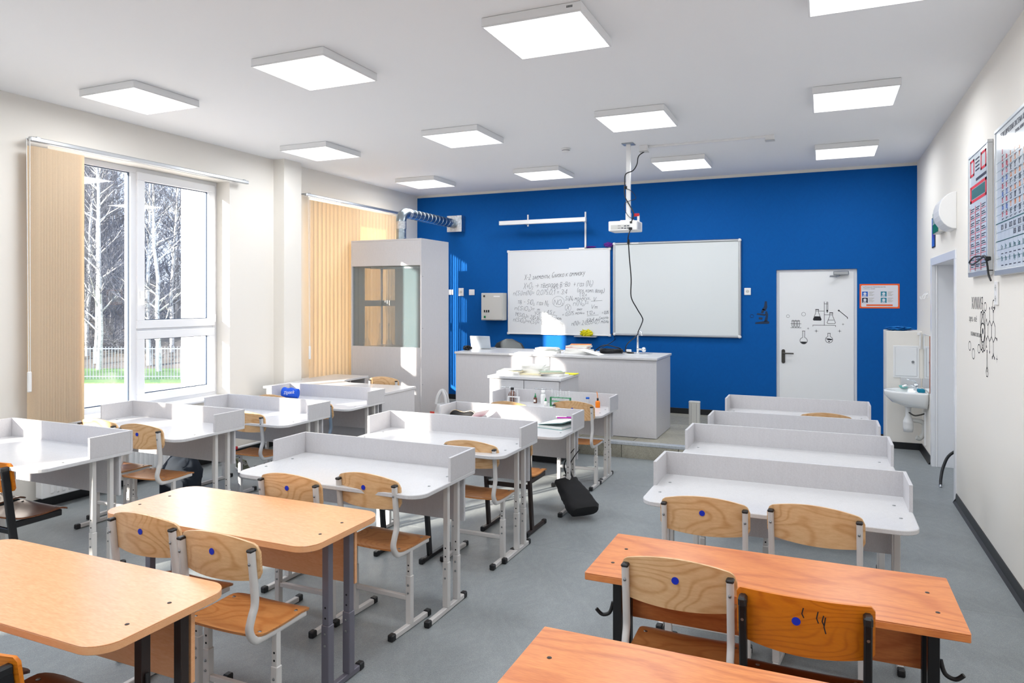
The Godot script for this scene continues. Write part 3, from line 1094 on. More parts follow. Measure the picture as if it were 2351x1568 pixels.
func chair(label: String, x: float, z: float, sh: float, th: float, turn := 0.0, dot := true, k := 0, frame: Material = null, group := "light plywood chairs with tube frames") -> Node3D:
	# z is the plane of the legs; the seat points to -z
	if frame == null: frame = M.frame_light
	var c := thing("school_chair", label, "chair", Vector3(x, 0, z), deg_to_rad(turn), group)
	var hx := 0.176
	obj("seat", seat_mesh(0.385, 0.125, -0.205, 0.009, 0.022, 0.006), M.ply_seat[k % 4], c, Vector3(0, sh, 0))
	var b := obj("backrest", back_mesh(0.392, -0.112, 0.018, 0.036, 0.012, 0.034, 0.010, 0.026, 0.09), M.ply[k % 4], c, Vector3(0, th, 0.116))
	if dot:
		sub("sticker", shared.dot, M.dot, b, "round blue sticker", Vector3(rng.randf_range(-0.012, 0.012), -0.02, 0.0285))
	for s in [-1.0, 1.0]:
		var st := mb()
		var path := curve([Vector3(s * hx, sh - 0.024, -0.16), Vector3(s * hx, sh - 0.024, 0.07), Vector3(s * hx, sh - 0.012, 0.118), Vector3(s * hx, sh + 0.03, 0.14), Vector3(s * hx, sh + 0.075, 0.128), Vector3(s * hx, sh + 0.11, 0.114), Vector3(s * hx, sh + 0.16, 0.114), Vector3(s * hx, th, 0.131)], 5)
		tube(st, path, rrect(0.024, 0.028, 0.008, 2), true, [], true, Vector3.RIGHT)
		var u := obj("side_tube", done(st), frame, c)
		sub("tube_cap", shared.tube_cap, M.cap, u, "black plastic plug", Vector3(s * hx, th + 0.004, 0.131))
		obj("bolt", shared.bolt_z, M.bolt, u, Vector3(s * hx, th - 0.045, 0.141))
		st = mb()
		cbox(st, Vector3(s * hx, 0.15, 0), Vector3(0.032, 0.245, 0.03), 0.003)
		cbox(st, Vector3(s * hx, (0.26 + sh - 0.03) * 0.5, 0), Vector3(0.025, sh - 0.29, 0.024), 0.002)
		var leg := obj("leg", done(st), frame, c)
		for y in [0.185, 0.225]:
			obj("bolt", shared.bolt_z, M.bolt, leg, Vector3(s * hx, y, 0.015))
		for y in [0.295, 0.325]:
			obj("bolt_hole", shared.hole_z, M.hole, leg, Vector3(s * hx, y, 0.012))
		runner(c, s * hx, 0.17, -0.18, frame)
		for zz in [0.075, -0.125]:
			obj("seat_bolt", shared.bolt_y, M.bolt, c, Vector3(s * (hx - 0.012), sh - 0.004, zz))
	obj("crossbar", box_mesh(Vector3(0, 0.155, 0), Vector3(hx * 2 - 0.03, 0.024, 0.022), 0.003), frame, c)
	return c

func old_chair(label: String, x: float, z: float, sh: float, th: float, frame: Material, seat_m: Material, back_m: Material, turn := 0.0, dot := false) -> Node3D:
	var c := thing("school_chair", label, "chair", Vector3(x, 0, z), deg_to_rad(turn), "chairs with dark flat-tube frames")
	var hx := 0.172
	obj("seat", seat_mesh(0.38, 0.12, -0.23, 0.010, 0.03, 0.012), seat_m, c, Vector3(0, sh, 0))
	var b := obj("backrest", back_mesh(0.385, -0.125, 0.034, 0.004, 0.02, 0.03, 0.011, 0.014, 0.13), back_m, c, Vector3(0, th, 0.128))
	if dot:
		sub("sticker", shared.dot, M.dot, b, "round blue sticker", Vector3(-0.02, -0.035, 0.0215))
	for s in [-1.0, 1.0]:
		var st := mb()
		tube(st, [Vector3(s * hx, 0.02, 0.065), Vector3(s * hx, th, 0.15)], rrect(0.022, 0.042, 0.004, 1), true, [], false, Vector3.RIGHT)
		var u := obj("upright", done(st), frame, c)
		sub("tube_cap", shared.flat_cap, M.cap, u, "black plastic plug", Vector3(s * hx, th + 0.002, 0.15))
		obj("bolt", shared.hole_z, M.bolt, u, Vector3(s * hx, th - 0.05, 0.167))
		st = mb()
		cbox(st, Vector3(s * hx, sh - 0.04, -0.04), Vector3(0.022, 0.036, 0.27), 0.003)
		obj("seat_rail", done(st), frame, c)
		runner(c, s * hx, 0.18, -0.19, frame)
		obj("seat_bolt", shared.bolt_y, M.bolt, c, Vector3(s * (hx - 0.02), sh - 0.006, -0.15))
	obj("crossbar", box_mesh(Vector3(0, sh - 0.085, 0.09), Vector3(hx * 2 - 0.024, 0.03, 0.022), 0.003), frame, c)
	return c

func leg_post(parent: Node, x: float, z: float, top: float, m: Material, sleeve := 0.27, w := 0.028) -> void:
	var st := mb()
	cbox(st, Vector3(x, (sleeve + 0.028) * 0.5, z), Vector3(w + 0.006, sleeve - 0.028, w + 0.004), 0.003)
	cbox(st, Vector3(x, (sleeve + top) * 0.5, z), Vector3(w, top - sleeve, w - 0.002), 0.002)
	var leg := obj("leg", done(st), m, parent)
	for y in [sleeve - 0.035, sleeve - 0.085]:
		obj("bolt", shared.bolt_z, M.bolt, leg, Vector3(x, y, z + w * 0.5 + 0.002))
	for y in [sleeve + 0.03, sleeve + 0.075]:
		obj("bolt_hole", shared.hole_z, M.hole, leg, Vector3(x, y, z + w * 0.5 - 0.0012))

func rounded_top(w: float, d: float, r_front: float, r_back: float) -> Array:
	# outline in (x, z); front is +z
	var a := []
	for q in [[1, 1, r_front, 0.0], [-1, 1, r_front, 0.5], [-1, -1, r_back, 1.0], [1, -1, r_back, 1.5]]:
		var r: float = q[2]
		var n := 8 if r > 0.02 else 2
		for i in n + 1:
			var t: float = PI * (q[3] + 0.5 * i / n)
			a.append(Vector2(q[0] * (w * 0.5 - r) + cos(t) * r, q[1] * (d * 0.5 - r) + sin(t) * r))
	return a

func lab_desk(label: String, x: float, z_back: float, h: float) -> Node3D:
	var d := 0.6
	var t := thing("lab_desk", label, "desk", Vector3(x, 0, z_back + d * 0.5), 0.0, "white laboratory desks with raised rims")
	var st := mb()
	slab(st, rounded_top(1.2, d, 0.085, 0.004), h - 0.022, h, Transform3D.IDENTITY, 0.003)
	var top := obj("tabletop", done(st), M.lam, t)
	for e in [[-0.53, -0.1], [0.53, -0.1], [-0.54, 0.11], [0.54, 0.11]]:
		obj("screw", shared.bolt_y, M.bolt, top, Vector3(e[0], h, e[1]))
	sub("rim_back", span_mesh(Vector3(-0.6, h - 0.001, -0.3), Vector3(0.6, h + 0.125, -0.284), 0.001), M.lam_panel, t, "pale grey laminate rim along the back edge")
	for s in [-1.0, 1.0]:
		sub("rim_side", span_mesh(Vector3(minf(s * 0.6, s * 0.584), h - 0.001, -0.2835), Vector3(maxf(s * 0.6, s * 0.584), h + 0.125, -0.012), 0.001), M.lam_panel, t, "pale grey laminate rim at the end")
		for z in [-0.075, -0.19]:
			leg_post(t, s * 0.54, z, h - 0.022, M.frame_light)
		runner(t, s * 0.54, 0.14, -0.29, M.frame_light)
		obj("hook", box_mesh(Vector3(s * 0.42, h - 0.03, 0.2), Vector3(0.04, 0.014, 0.03), 0.004), M.cap, t)
	obj("front_rail", box_mesh(Vector3(0, h - 0.036, -0.19), Vector3(1.05, 0.028, 0.024), 0.003), M.frame_light, t)
	sub("modesty_panel", span_mesh(Vector3(-0.565, h - 0.275, -0.245), Vector3(0.565, h - 0.023, -0.229), 0.001), M.lam_panel, t, "grey laminate modesty panel")
	return t

func wood_desk(label: String, x: float, z: float, w: float, d: float, h: float, r: float, top_m: Material, edge_m: Material, panel_m: Material, frame: Material, hooks: bool) -> Node3D:
	var t := thing("school_desk", label, "desk", Vector3(x, 0, z), 0.0, "wood-topped school desks")
	var st := mb()
	slab(st, rounded_top(w, d, r, r), h - 0.0035, h, Transform3D.IDENTITY, 0.0015)
	var top := obj("tabletop", done(st), top_m, t)
	st = mb()
	slab(st, rounded_top(w - 0.001, d - 0.001, r, r), h - 0.027, h - 0.0036, Transform3D.IDENTITY, 0.002)
	sub("edge_band", done(st), edge_m, top, "wood-coloured edge band")
	for e in [[-0.52, -0.06], [0.52, -0.06], [-0.53, 0.1], [0.53, 0.1]]:
		obj("screw", shared.bolt_y, M.frame_brown, top, Vector3(e[0] * w / 1.2, h - 0.001, e[1]))
	for s in [-1.0, 1.0]:
		for zz in [0.045, -0.1]:
			leg_post(t, s * (w * 0.5 - 0.075), zz, h - 0.027, frame, 0.3, 0.034)
		runner(t, s * (w * 0.5 - 0.075), 0.22, -0.2, frame)
		obj("top_bearer", box_mesh(Vector3(s * (w * 0.5 - 0.075), h - 0.04, -0.02), Vector3(0.03, 0.026, d - 0.14), 0.003), frame, t)
		if hooks:
			st = mb()
			var hx: float = s * (w * 0.5 - 0.055)
			tube(st, curve([Vector3(hx, 0.53, 0.045), Vector3(hx + s * 0.012, 0.49, 0.05), Vector3(hx + s * 0.04, 0.48, 0.055), Vector3(hx + s * 0.062, 0.5, 0.06)], 5), circle(0.007, 8))
			sub("bag_hook", done(st), M.cap, t, "small dark bag hook")
	sub("modesty_panel", span_mesh(Vector3(-w * 0.5 + 0.06, h - 0.29, -0.142), Vector3(w * 0.5 - 0.06, h - 0.028, -0.126), 0.001), panel_m, t, "wood laminate modesty panel")
	return t

func build_desks() -> void:
	var nth := ["first", "second", "third", "fourth"]
	# [z of back edge, top height], counted from the podium
	var rows := {
		"middle row": [-2.39, [[-6.63, 0.645], [-5.57, 0.648], [-4.525, 0.718], [-3.57, 0.72]]],
		"window row": [-4.585, [[-5.945, 0.667], [-5.09, 0.656], [-4.075, 0.727], [-3.13, 0.73]]],
		"door-side row": [-0.215, [[-7.03, 0.646], [-5.95, 0.65], [-4.95, 0.707], [-4.01, 0.70]]],
	}
	for r in rows:
		for k in 4:
			lab_desk("white laboratory desk with raised rim, %s of the %s counted from the podium" % [nth[k], r], rows[r][0], rows[r][1][k][0], rows[r][1][k][1])
	wood_desk("beech-topped school desk with grey legs behind the middle row's white desks", -2.455, -2.485, 1.21, 0.515, 0.70, 0.085, M.beech, M.beech_edge, M.beech_panel, M.frame_grey, false)
	wood_desk("beech-topped school desk with brown-black legs and a bag hook, rounded corners", -2.47, -1.59, 1.24, 0.495, 0.70, 0.085, M.beech, M.beech_edge, M.beech_panel, M.frame_brown, true)
	wood_desk("orange alder desk with square corners and black legs, next behind the door-side white desks", -0.19, -2.665, 1.185, 0.46, 0.70, 0.004, M.alder, M.alder, M.alder_panel, M.frame_black, true)
	wood_desk("orange alder desk with square corners, last of the door-side row", -0.17, -1.755, 1.185, 0.46, 0.70, 0.004, M.alder_b, M.alder_b, M.alder_panel, M.frame_black, true)

func build_chairs() -> void:
	var lab := "light plywood chair with "
	# middle row
	chair(lab + "blue dot at the grey-legged beech desk, window side", -2.572, -2.19, 0.435, 0.748, 0.0, true, 0)
	chair(lab + "blue dot at the grey-legged beech desk, aisle side", -2.1, -2.13, 0.435, 0.752, 0.0, true, 1)
	chair(lab + "blue dot, fourth middle-row white desk, window side", -2.495, -2.975, 0.43, 0.742, 0.0, true, 2)
	chair(lab + "blue dot, fourth middle-row white desk, aisle side", -2.105, -3.11, 0.43, 0.752, -3.0, true, 3)
	chair(lab + "grey frame, third middle-row white desk, aisle side", -2.05, -4.13, 0.425, 0.735, 0.0, false, 1)
	old_chair("black-framed chair pushed under the third middle-row white desk, window side", -2.5, -4.05, 0.42, 0.72, M.frame_black, M.ply_seat[2], M.ply[2])
	old_chair("dark brown-framed plywood chair at the second middle-row white desk", -2.08, -4.78, 0.42, 0.69, M.frame_brown, M.ply_seat[1], M.ply[3])
	chair(lab + "blue dot at the first middle-row white desk with test tubes", -2.03, -6.11, 0.4, 0.725, 0.0, true, 0)
	chair(lab + "grey frame, first middle-row white desk, window side", -2.68, -6.14, 0.36, 0.68, 0.0, false, 2)
	# window row
	chair(lab + "blue dot, third window-row white desk, aisle side", -4.31, -3.55, 0.45, 0.775, 4.0, true, 2)
	chair(lab + "light frame, third window-row white desk, window side", -4.82, -3.62, 0.44, 0.765, 0.0, false, 1)
	chair(lab + "light frame, second window-row white desk, aisle side", -4.4, -4.63, 0.385, 0.7, 0.0, false, 3, M.frame_mid)
	chair(lab + "blue-grey frame, first window-row white desk, aisle side", -4.35, -5.45, 0.365, 0.685, 0.0, false, 0, M.frame_blue)
	chair(lab + "light frame, first window-row white desk, window side", -4.95, -5.54, 0.38, 0.695, 0.0, false, 2)
	chair(lab + "light frame standing between the L-shaped table and fume hood", -4.52, -6.83, 0.43, 0.76, 0.0, false, 1)
	old_chair("black-framed chair with glossy brown seat at the fourth window-row white desk, aisle side", -4.405, -2.66, 0.43, 0.715, M.frame_black, M.ply_dark, M.ply_ochre)
	old_chair("black-framed chair at the fourth window-row white desk, window side", -4.87, -2.7, 0.43, 0.715, M.frame_black, M.ply_dark, M.ply_ochre)
	# last desk of the middle row
	old_chair("black-framed chair with red-brown seat at the beech desk with bag hook, window side", -2.625, -1.32, 0.45, 0.71, M.frame_black, M.ply_brown, M.ply_ochre)
	old_chair("black-framed chair with red-brown seat at the beech desk with bag hook, aisle side", -2.185, -1.34, 0.45, 0.68, M.frame_black, M.ply_brown, M.ply_ochre)
	# door-side row
	chair(lab + "blue dot, fourth door-side white desk, aisle side", -0.488, -3.37, 0.43, 0.748, 2.0, true, 1)
	chair(lab + "bold grain and no dot, fourth door-side white desk, wall side", -0.015, -3.42, 0.43, 0.748, -7.0, false, 3)
	chair(lab + "blue dot at the square-cornered alder desk, aisle side", -0.452, -2.55, 0.42, 0.752, 0.0, true, 2)
	var worn := old_chair("scuffed ochre-backed chair with black frame and blue dot at the alder desk", -0.05, -2.42, 0.43, 0.757, M.frame_black, M.ply_brown, M.ply_ochre, 0.0, true)
	chair(lab + "grey frame, third door-side white desk, aisle side", -0.47, -4.29, 0.42, 0.735, 0.0, false, 0)
	old_chair("straight-backed dark-framed chair at the first door-side white desk", -0.44, -6.24, 0.4, 0.70, M.frame_black, M.ply_dark, M.ply_ochre)
	chair(lab + "grey frame, first door-side white desk, wall side", 0.03, -6.22, 0.4, 0.735, 0.0, false, 3)
	# scuffs on the ochre back
	var bk := worn.get_node("backrest")
	for e in [[0.0, 0.01, 0.03], [0.04, 0.005, 0.035], [0.055, -0.005, 0.03], [0.06, -0.01, 0.05], [0.165, 0.012, 0.03]]:
		var st := mb()
		var k := 1.0 - pow(e[0] / 0.1925, 2.0)
		ink(st, [Vector2(0, 0), Vector2(-0.004, -e[2] * 0.6), Vector2(0.001, -e[2])], 0.0032, Transform3D(Basis(Vector3.RIGHT, 0.13), Vector3(e[0], e[1], 0.03 * (k - 0.15) + e[1] * 0.13)), 0.0012)
		sub("scuff", done(st), M.marker_dark, bk, "dark scuff mark")

func build_teacher() -> void:
	# demonstration benches on the podium
	var units := [["demonstration bench with laptop, window-side half of the long white counter", -4.09, -2.868], ["demonstration bench with tap, door-side half of the long white counter", -2.862, -1.633]]
	var pz := 0.166
	for u in units:
		var w: float = u[2] - u[1]
		var t := thing("demonstration_bench", u[0], "counter", Vector3((u[1] + u[2]) * 0.5, pz, -8.0), 0.0, "white teacher's counter units")
		sub("front_panel", box_mesh(Vector3(0, 0.428, 0.367), Vector3(w - 0.004, 0.846, 0.018), 0.001), M.lam_panel, t, "pale grey laminate front")
		for s in [-1.0, 1.0]:
			sub("side_panel", box_mesh(Vector3(s * (w * 0.5 - 0.011), 0.428, -0.012), Vector3(0.018, 0.846, 0.735), 0.001), M.lam_panel, t, "pale grey laminate side")
		obj("shelf", box_mesh(Vector3(0, 0.35, -0.05), Vector3(w - 0.05, 0.018, 0.6), 0.001), M.lam_panel, t)
		obj("worktop", box_mesh(Vector3(0, 0.866, 0.0), Vector3(w + (0.012 if u[1] < -3 else 0.02), 0.026, 0.8), 0.003), M.lam, t)
		if u[1] > -3:
			var b := mb()
			slab(b, rrect(0.28, 0.3, 0.04, 5), 0.879, 0.885, at(0.3, 0, -0.12), 0.002)
			sub("basin_rim", done(b), M.ceramic, t, "white set-in sink rim")
			b = mb()
			slab(b, rrect(0.24, 0.26, 0.03, 5), 0.8852, 0.8858, at(0.3, 0, -0.12))
			obj("basin_bowl", done(b), M.ceramic, t)
	# tap
	var tp := thing("bench_tap", "tall chrome laboratory tap on the demonstration bench", "tap", Vector3(-1.955, 1.05, -8.1))
	var st := mb()
	lathe(st, [Vector2(0.0, 0.0), Vector2(0.022, 0.0), Vector2(0.02, 0.015), Vector2(0.014, 0.02), Vector2(0.012, 0.22), Vector2(0.016, 0.225), Vector2(0.016, 0.25), Vector2(0.0, 0.252)], 14)
	obj("column", done(st), M.chrome, tp)
	st = mb()
	tube(st, curve([Vector3(0, 0.24, 0), Vector3(0.02, 0.262, 0.01), Vector3(0.045, 0.25, 0.02), Vector3(0.055, 0.21, 0.025)], 5), circle(0.009, 10))
	obj("spout", done(st), M.chrome, tp)
	st = mb()
	tube(st, [Vector3(0, 0.05, 0), Vector3(0.06, 0.05, 0.015)], circle(0.011, 10))
	lathe(st, [Vector2(0, -0.03), Vector2(0.02, -0.022), Vector2(0.028, 0.0), Vector2(0.02, 0.022), Vector2(0, 0.03)], 14, at(0.075, 0.05, 0.018))
	obj("valve_handle", done(st), M.chrome, tp)
	# cabinet standing before the counter
	var c := thing("storage_cabinet", "white two-door cabinet before the teacher's counter, papers on top", "cabinet", Vector3(-2.825, 0.0, -7.05))
	sub("body", span_mesh(Vector3(-0.4, 0.075, -0.29), Vector3(0.4, 0.85, 0.28), 0.001), M.lam_panel, c, "white laminate carcass")
	obj("top_board", span_mesh(Vector3(-0.412, 0.85, -0.295), Vector3(0.412, 0.876, 0.31), 0.002), M.lam, c)
	obj("plinth", span_mesh(Vector3(-0.36, 0.0, -0.26), Vector3(0.36, 0.075, 0.24), 0.001), M.frame_black, c)
	for s in [-1.0, 1.0]:
		var dr := obj("door", span_mesh(Vector3(minf(s * 0.004, s * 0.385), 0.085, 0.281), Vector3(maxf(s * 0.004, s * 0.385), 0.84, 0.298), 0.002), M.lam, c)
		var hd := mb()
		tube(hd, curve([Vector3(s * 0.19 - 0.055, 0.765, 0.298), Vector3(s * 0.19 - 0.05, 0.765, 0.322), Vector3(s * 0.19 + 0.05, 0.765, 0.322), Vector3(s * 0.19 + 0.055, 0.765, 0.298)], 4), circle(0.004, 8))
		sub("handle", done(hd), M.chrome, dr, "slim chrome bow handle")
	# office chair behind the counter
	var oc := thing("office_chair", "black fabric swivel chair behind the teacher's counter", "chair", Vector3(-3.91, pz, -8.85))
	var f := []
	var b2 := []
	for i in 15:
		var u := i / 7.0 - 1.0
		var cf := []
		var cb := []
		for j in 9:
			var v := j / 8.0
			var ww := 0.225 * sqrt(maxf(0.02, 1.0 - pow(absf(v * 2 - 1), 3.2)))
			var p := Vector3(u * ww, 0.5 + v * 0.475, 0.05 * (1 - u * u) - 0.02 + v * 0.05)
			cf.append(p + Vector3(0, 0, 0.03))
			cb.append(p - Vector3(0, 0, 0.03))
		f.append(cf)
		b2.append(cb)
	st = mb()
	plate(st, f, b2)
	obj("backrest", done(st), M.office, oc)
	st = mb()
	slab(st, rrect(0.48, 0.46, 0.12, 6), 0.4, 0.48, at(0, 0, -0.2), 0.03)
	obj("seat", done(st), M.office, oc)
	obj("back_support", box_mesh(Vector3(0, 0.45, 0.06), Vector3(0.06, 0.3, 0.02), 0.005), M.plastic_black, oc)
	st = mb()
	cyl(st, Vector3(0, 0.08, -0.2), Vector3(0, 0.4, -0.2), 0.025, 12)
	obj("gas_column", done(st), M.plastic_black, oc)
	for k in 5:
		var a := TAU * k / 5.0 + 0.3
		st = mb()
		tube(st, [Vector3(0, 0.1, -0.2), Vector3(cos(a) * 0.28, 0.07, -0.2 + sin(a) * 0.28)], rrect(0.04, 0.03, 0.01, 2), true, [1.0, 0.7])
		var leg := obj("leg", done(st), M.plastic_black, oc)
		st = mb()
		cyl(st, Vector3(cos(a) * 0.28 - sin(a) * 0.02, 0.028, -0.2 + sin(a) * 0.28 + cos(a) * 0.02), Vector3(cos(a) * 0.28 + sin(a) * 0.02, 0.028, -0.2 + sin(a) * 0.28 - cos(a) * 0.02), 0.027, 12)
		obj("caster", done(st), M.plastic_black, leg)
	# L-shaped table by the window
	var lt := thing("corner_table", "white L-shaped table with curved cut-out beside the fume hood", "table", Vector3(-4.9, 0, -6.7))
	st = mb()
	var o := [Vector2(0.85, 0.71), Vector2(0.85, 0.06), Vector2(0.35, 0.06)]
	for i in 9:
		var a := PI * 0.5 + PI * 0.5 * i / 8.0
		o.append(Vector2(0.05 + cos(a) * 0.3 , -0.24 + sin(a) * 0.3))
	o.append(Vector2(-0.25, -0.62))
	o.append(Vector2(-0.82, -0.62))
	o.append(Vector2(-0.82, 0.05))
	o.append(Vector2(-0.695, 0.05))
	o.append(Vector2(-0.695, 0.71))
	slab(st, o, 0.708, 0.732, Transform3D.IDENTITY, 0.002)
	obj("tabletop", done(st), M.lam, lt)
	sub("end_panel", span_mesh(Vector3(0.825, 0.0, 0.08), Vector3(0.842, 0.707, 0.7), 0.001), M.lam_panel, lt, "pale grey laminate end panel")
	sub("back_panel", span_mesh(Vector3(-0.68, 0.2, 0.66), Vector3(0.824, 0.707, 0.676), 0.001), M.lam_panel, lt, "pale grey laminate panel")
	obj("end_panel", span_mesh(Vector3(-0.8, 0.0, -0.6), Vector3(-0.28, 0.707, -0.582), 0.001), M.lam_panel, lt)
	for e in [[-0.3, 0.1], [-0.3, -0.3]]:
		obj("leg", span_mesh(Vector3(e[0] - 0.014, 0.0, e[1] - 0.014), Vector3(e[0] + 0.014, 0.707, e[1] + 0.014), 0.002), M.frame_light, lt)
	# power post on the podium
	var pp := thing("power_post", "short grey aluminium power post standing on the tiled podium", "power post", Vector3(-1.345, pz, -8.32))
	st = mb()
	slab(st, rrect(0.125, 0.09, 0.025, 4), 0.0, 0.32, Transform3D.IDENTITY, 0.002)
	obj("column", done(st), M.plastic_grey, pp)
	st = mb()
	slab(st, rrect(0.128, 0.093, 0.026, 4), 0.32, 0.338, Transform3D.IDENTITY, 0.004)
	obj("cap", done(st), M.plastic_grey, pp)
	for xx in [-0.03, 0.03]:
		obj("groove", box_mesh(Vector3(xx, 0.16, 0.0453), Vector3(0.003, 0.31, 0.001)), M.frame_grey, pp)

func build_hood() -> void:
	var y0 := 0.166
	var h := thing("fume_hood", "tall white fume cupboard with glass front in the corner", "fume hood", Vector3(-5.09, y0, -7.95))
	var hw := 0.53
	var zf := 0.35
	var zb := -0.35
	var H2 := 2.275
	sub("side_panel", span_mesh(Vector3(hw - 0.018, 0, zb), Vector3(hw, H2 - 0.02, zf), 0.001), M.lam_panel, h, "pale grey laminate side")
	obj("side_panel", span_mesh(Vector3(-hw, 0, zb), Vector3(-hw + 0.018, 0.88, zf), 0.001), M.lam_panel, h)
	obj("side_panel", span_mesh(Vector3(-hw, 0.88, zb + 0.42), Vector3(-hw + 0.018, H2 - 0.02, zf), 0.001), M.lam_panel, h)
	obj("side_panel", span_mesh(Vector3(-hw, 1.93, zb), Vector3(-hw + 0.018, H2 - 0.02, zb + 0.42), 0.001), M.lam_panel, h)
	obj("side_panel", span_mesh(Vector3(-hw, 1.42, zb), Vector3(-hw + 0.018, 1.5, zb + 0.42), 0.001), M.lam_panel, h)
	obj("side_panel", span_mesh(Vector3(-hw, 0.88, zb), Vector3(-hw + 0.018, 1.93, zb + 0.03), 0.001), M.lam_panel, h)
	obj("side_glass", span_mesh(Vector3(-hw + 0.006, 0.88, zb + 0.03), Vector3(-hw + 0.011, 1.93, zb + 0.42)), M.glass, h)
	obj("top_board", span_mesh(Vector3(-hw, H2 - 0.02, zb), Vector3(hw, H2, zf), 0.001), M.lam_panel, h)
	sub("upper_front", span_mesh(Vector3(-hw + 0.002, 1.94, zf - 0.018), Vector3(hw - 0.019, H2 - 0.021, zf - 0.001), 0.001), M.lam_panel, h, "pale grey laminate fascia")
	sub("lower_front", span_mesh(Vector3(-hw + 0.019, 0.0, zf - 0.018), Vector3(hw - 0.019, 0.91, zf - 0.001), 0.001), M.lam_panel, h, "pale grey laminate lower front")
	obj("floor_board", span_mesh(Vector3(-hw + 0.018, 0.87, zb + 0.02), Vector3(hw - 0.018, 0.888, zf - 0.02), 0.001), M.lam, h)
	# back wall with two clear openings
	var st := mb()
	span(st, Vector3(-hw + 0.018, 0.0, zb), Vector3(hw - 0.018, 0.888, zb + 0.016))
	span(st, Vector3(-hw + 0.018, 1.93, zb), Vector3(hw - 0.018, H2 - 0.02, zb + 0.016))
	span(st, Vector3(-0.3, 0.888, zb), Vector3(hw - 0.16, 1.93, zb + 0.016))
	span(st, Vector3(-hw + 0.018, 1.42, zb), Vector3(-0.3, 1.5, zb + 0.016))
	span(st, Vector3(hw - 0.16, 1.42, zb), Vector3(hw - 0.018, 1.45, zb + 0.016))
	sub("back_panel", done(st), M.lam_panel, h, "pale grey laminate back with glazed openings")
	obj("back_glass", span_mesh(Vector3(-hw + 0.018, 0.888, zb + 0.006), Vector3(-0.3, 1.93, zb + 0.01)), M.glass, h)
	obj("back_glass", span_mesh(Vector3(hw - 0.16, 0.888, zb + 0.006), Vector3(hw - 0.018, 1.93, zb + 0.01)), M.glass, h)
	obj("sash_glass", span_mesh(Vector3(-hw + 0.019, 0.905, zf - 0.03), Vector3(hw - 0.019, 1.945, zf - 0.025)), M.sash, h)
	sub("foil_strip", span_mesh(Vector3(-0.26, 1.905, zf - 0.05), Vector3(hw - 0.06, 1.93, zf - 0.045), 0.001), M.foil, h, "crinkled foil tape")
	for yy in [0.45, 1.15, 1.8]:
		obj("screw", shared.bolt_x, M.bolt, h, Vector3(hw, yy, zf - 0.03))
	# glassware inside
	var gl := [[-0.475, 0.1, "tall volumetric flask beside the fume hood's window-side wall", 0.34, 0.05], [-0.255, 0.1, "stoppered volumetric flask in the middle of the fume hood", 0.31, 0.045], [-0.112, 0.1, "stoppered volumetric flask beside the measuring cylinder in the fume hood", 0.31, 0.055]]
	for g in gl:
		var fl := thing("volumetric_flask", g[2], "flask", Vector3(-5.09 + g[0] + (0.02 if g[0] < -0.4 else 0.0), y0 + 0.888, -7.95 + g[1]), 0.0, "flasks in the fume hood")
		var r: float = g[4]
		var hh: float = g[3]
		var prof := [Vector2(0.0, 0.0), Vector2(r, 0.0), Vector2(r, 0.012), Vector2(r * 0.72, hh * 0.2), Vector2(0.013, hh * 0.38), Vector2(0.01, hh * 0.45), Vector2(0.01, hh * 0.93), Vector2(0.013, hh * 0.95)]
		st = mb()
		lathe(st, prof, 20, Transform3D.IDENTITY, false)
		obj("body", done(st), M.flask, fl)
		st = mb()
		lathe(st, [Vector2(0.0, hh * 0.9), Vector2(0.009, hh * 0.9), Vector2(0.011, hh * 0.96), Vector2(0.006, hh * 0.975), Vector2(0.013, hh), Vector2(0.0, hh * 1.03)], 14)
		obj("stopper", done(st), M.flask, fl)
	var cy := thing("measuring_cylinder", "glass measuring cylinder standing in the fume hood", "cylinder", Vector3(-4.985, y0 + 0.888, -7.85))
	st = mb()
	lathe(st, [Vector2(0.0, 0.0), Vector2(0.045, 0.0), Vector2(0.045, 0.012), Vector2(0.024, 0.02), Vector2(0.024, 0.34), Vector2(0.028, 0.345)], 18, Transform3D.IDENTITY, false)
	obj("tube", done(st), M.flask, cy)
	# duct from the hood to the wall
	var d := thing("ventilation_duct", "silver spiral ventilation duct from fume hood to blue wall", "duct", Vector3(-5.06, y0 + H2, -7.92))
	var r := 0.066
	st = mb()
	cyl(st, Vector3(0, 0.0, 0), Vector3(0, 0.24, 0), r, 24)
	for yy in [0.05, 0.12]:
		lathe(st, [Vector2(r, yy - 0.004), Vector2(r + 0.003, yy), Vector2(r, yy + 0.004)], 24, Transform3D.IDENTITY, false)
	obj("riser", done(st), M.galv, d)
	st = mb()
	cyl(st, Vector3(0, 0.16, 0), Vector3(0, 0.26, 0), r + 0.004, 24)
	sub("foil_tape", done(st), M.foil, d, "crinkled aluminium foil tape")
	st = mb()
	var arc := []
	for i in 9:
		var a := PI * 0.5 * i / 8.0
		arc.append(Vector3(0, 0.25 + sin(a) * 0.13, -0.13 + cos(a) * 0.13))
	tube(st, arc, circle(r + 0.003, 24))
	obj("elbow", done(st), M.galv, d)
	st = mb()
	var zl := ZB + 7.92
	tube(st, [Vector3(0, 0.38, -0.12), Vector3(0, 0.372, zl + 0.02)], circle(r, 24))
	obj("run", done(st), M.galv, d)
	var hel := []
	for i in 12 * 16 + 1:
		var t := i / (12.0 * 16.0)
		hel.append(Vector3(cos(TAU * t * 12.0) * r, 0.38 - 0.008 * t + sin(TAU * t * 12.0) * r, lerpf(-0.2, zl + 0.14, t)))
	st = mb()
	tube(st, hel, circle(0.004, 5))
	obj("spiral_seam", done(st), M.galv, d)
	st = mb()
	cyl(st, Vector3(0, 0.38, -0.13), Vector3(0, 0.379, -0.2), r + 0.004, 24)
	obj("foil_tape", done(st), M.foil, d)
	st = mb()
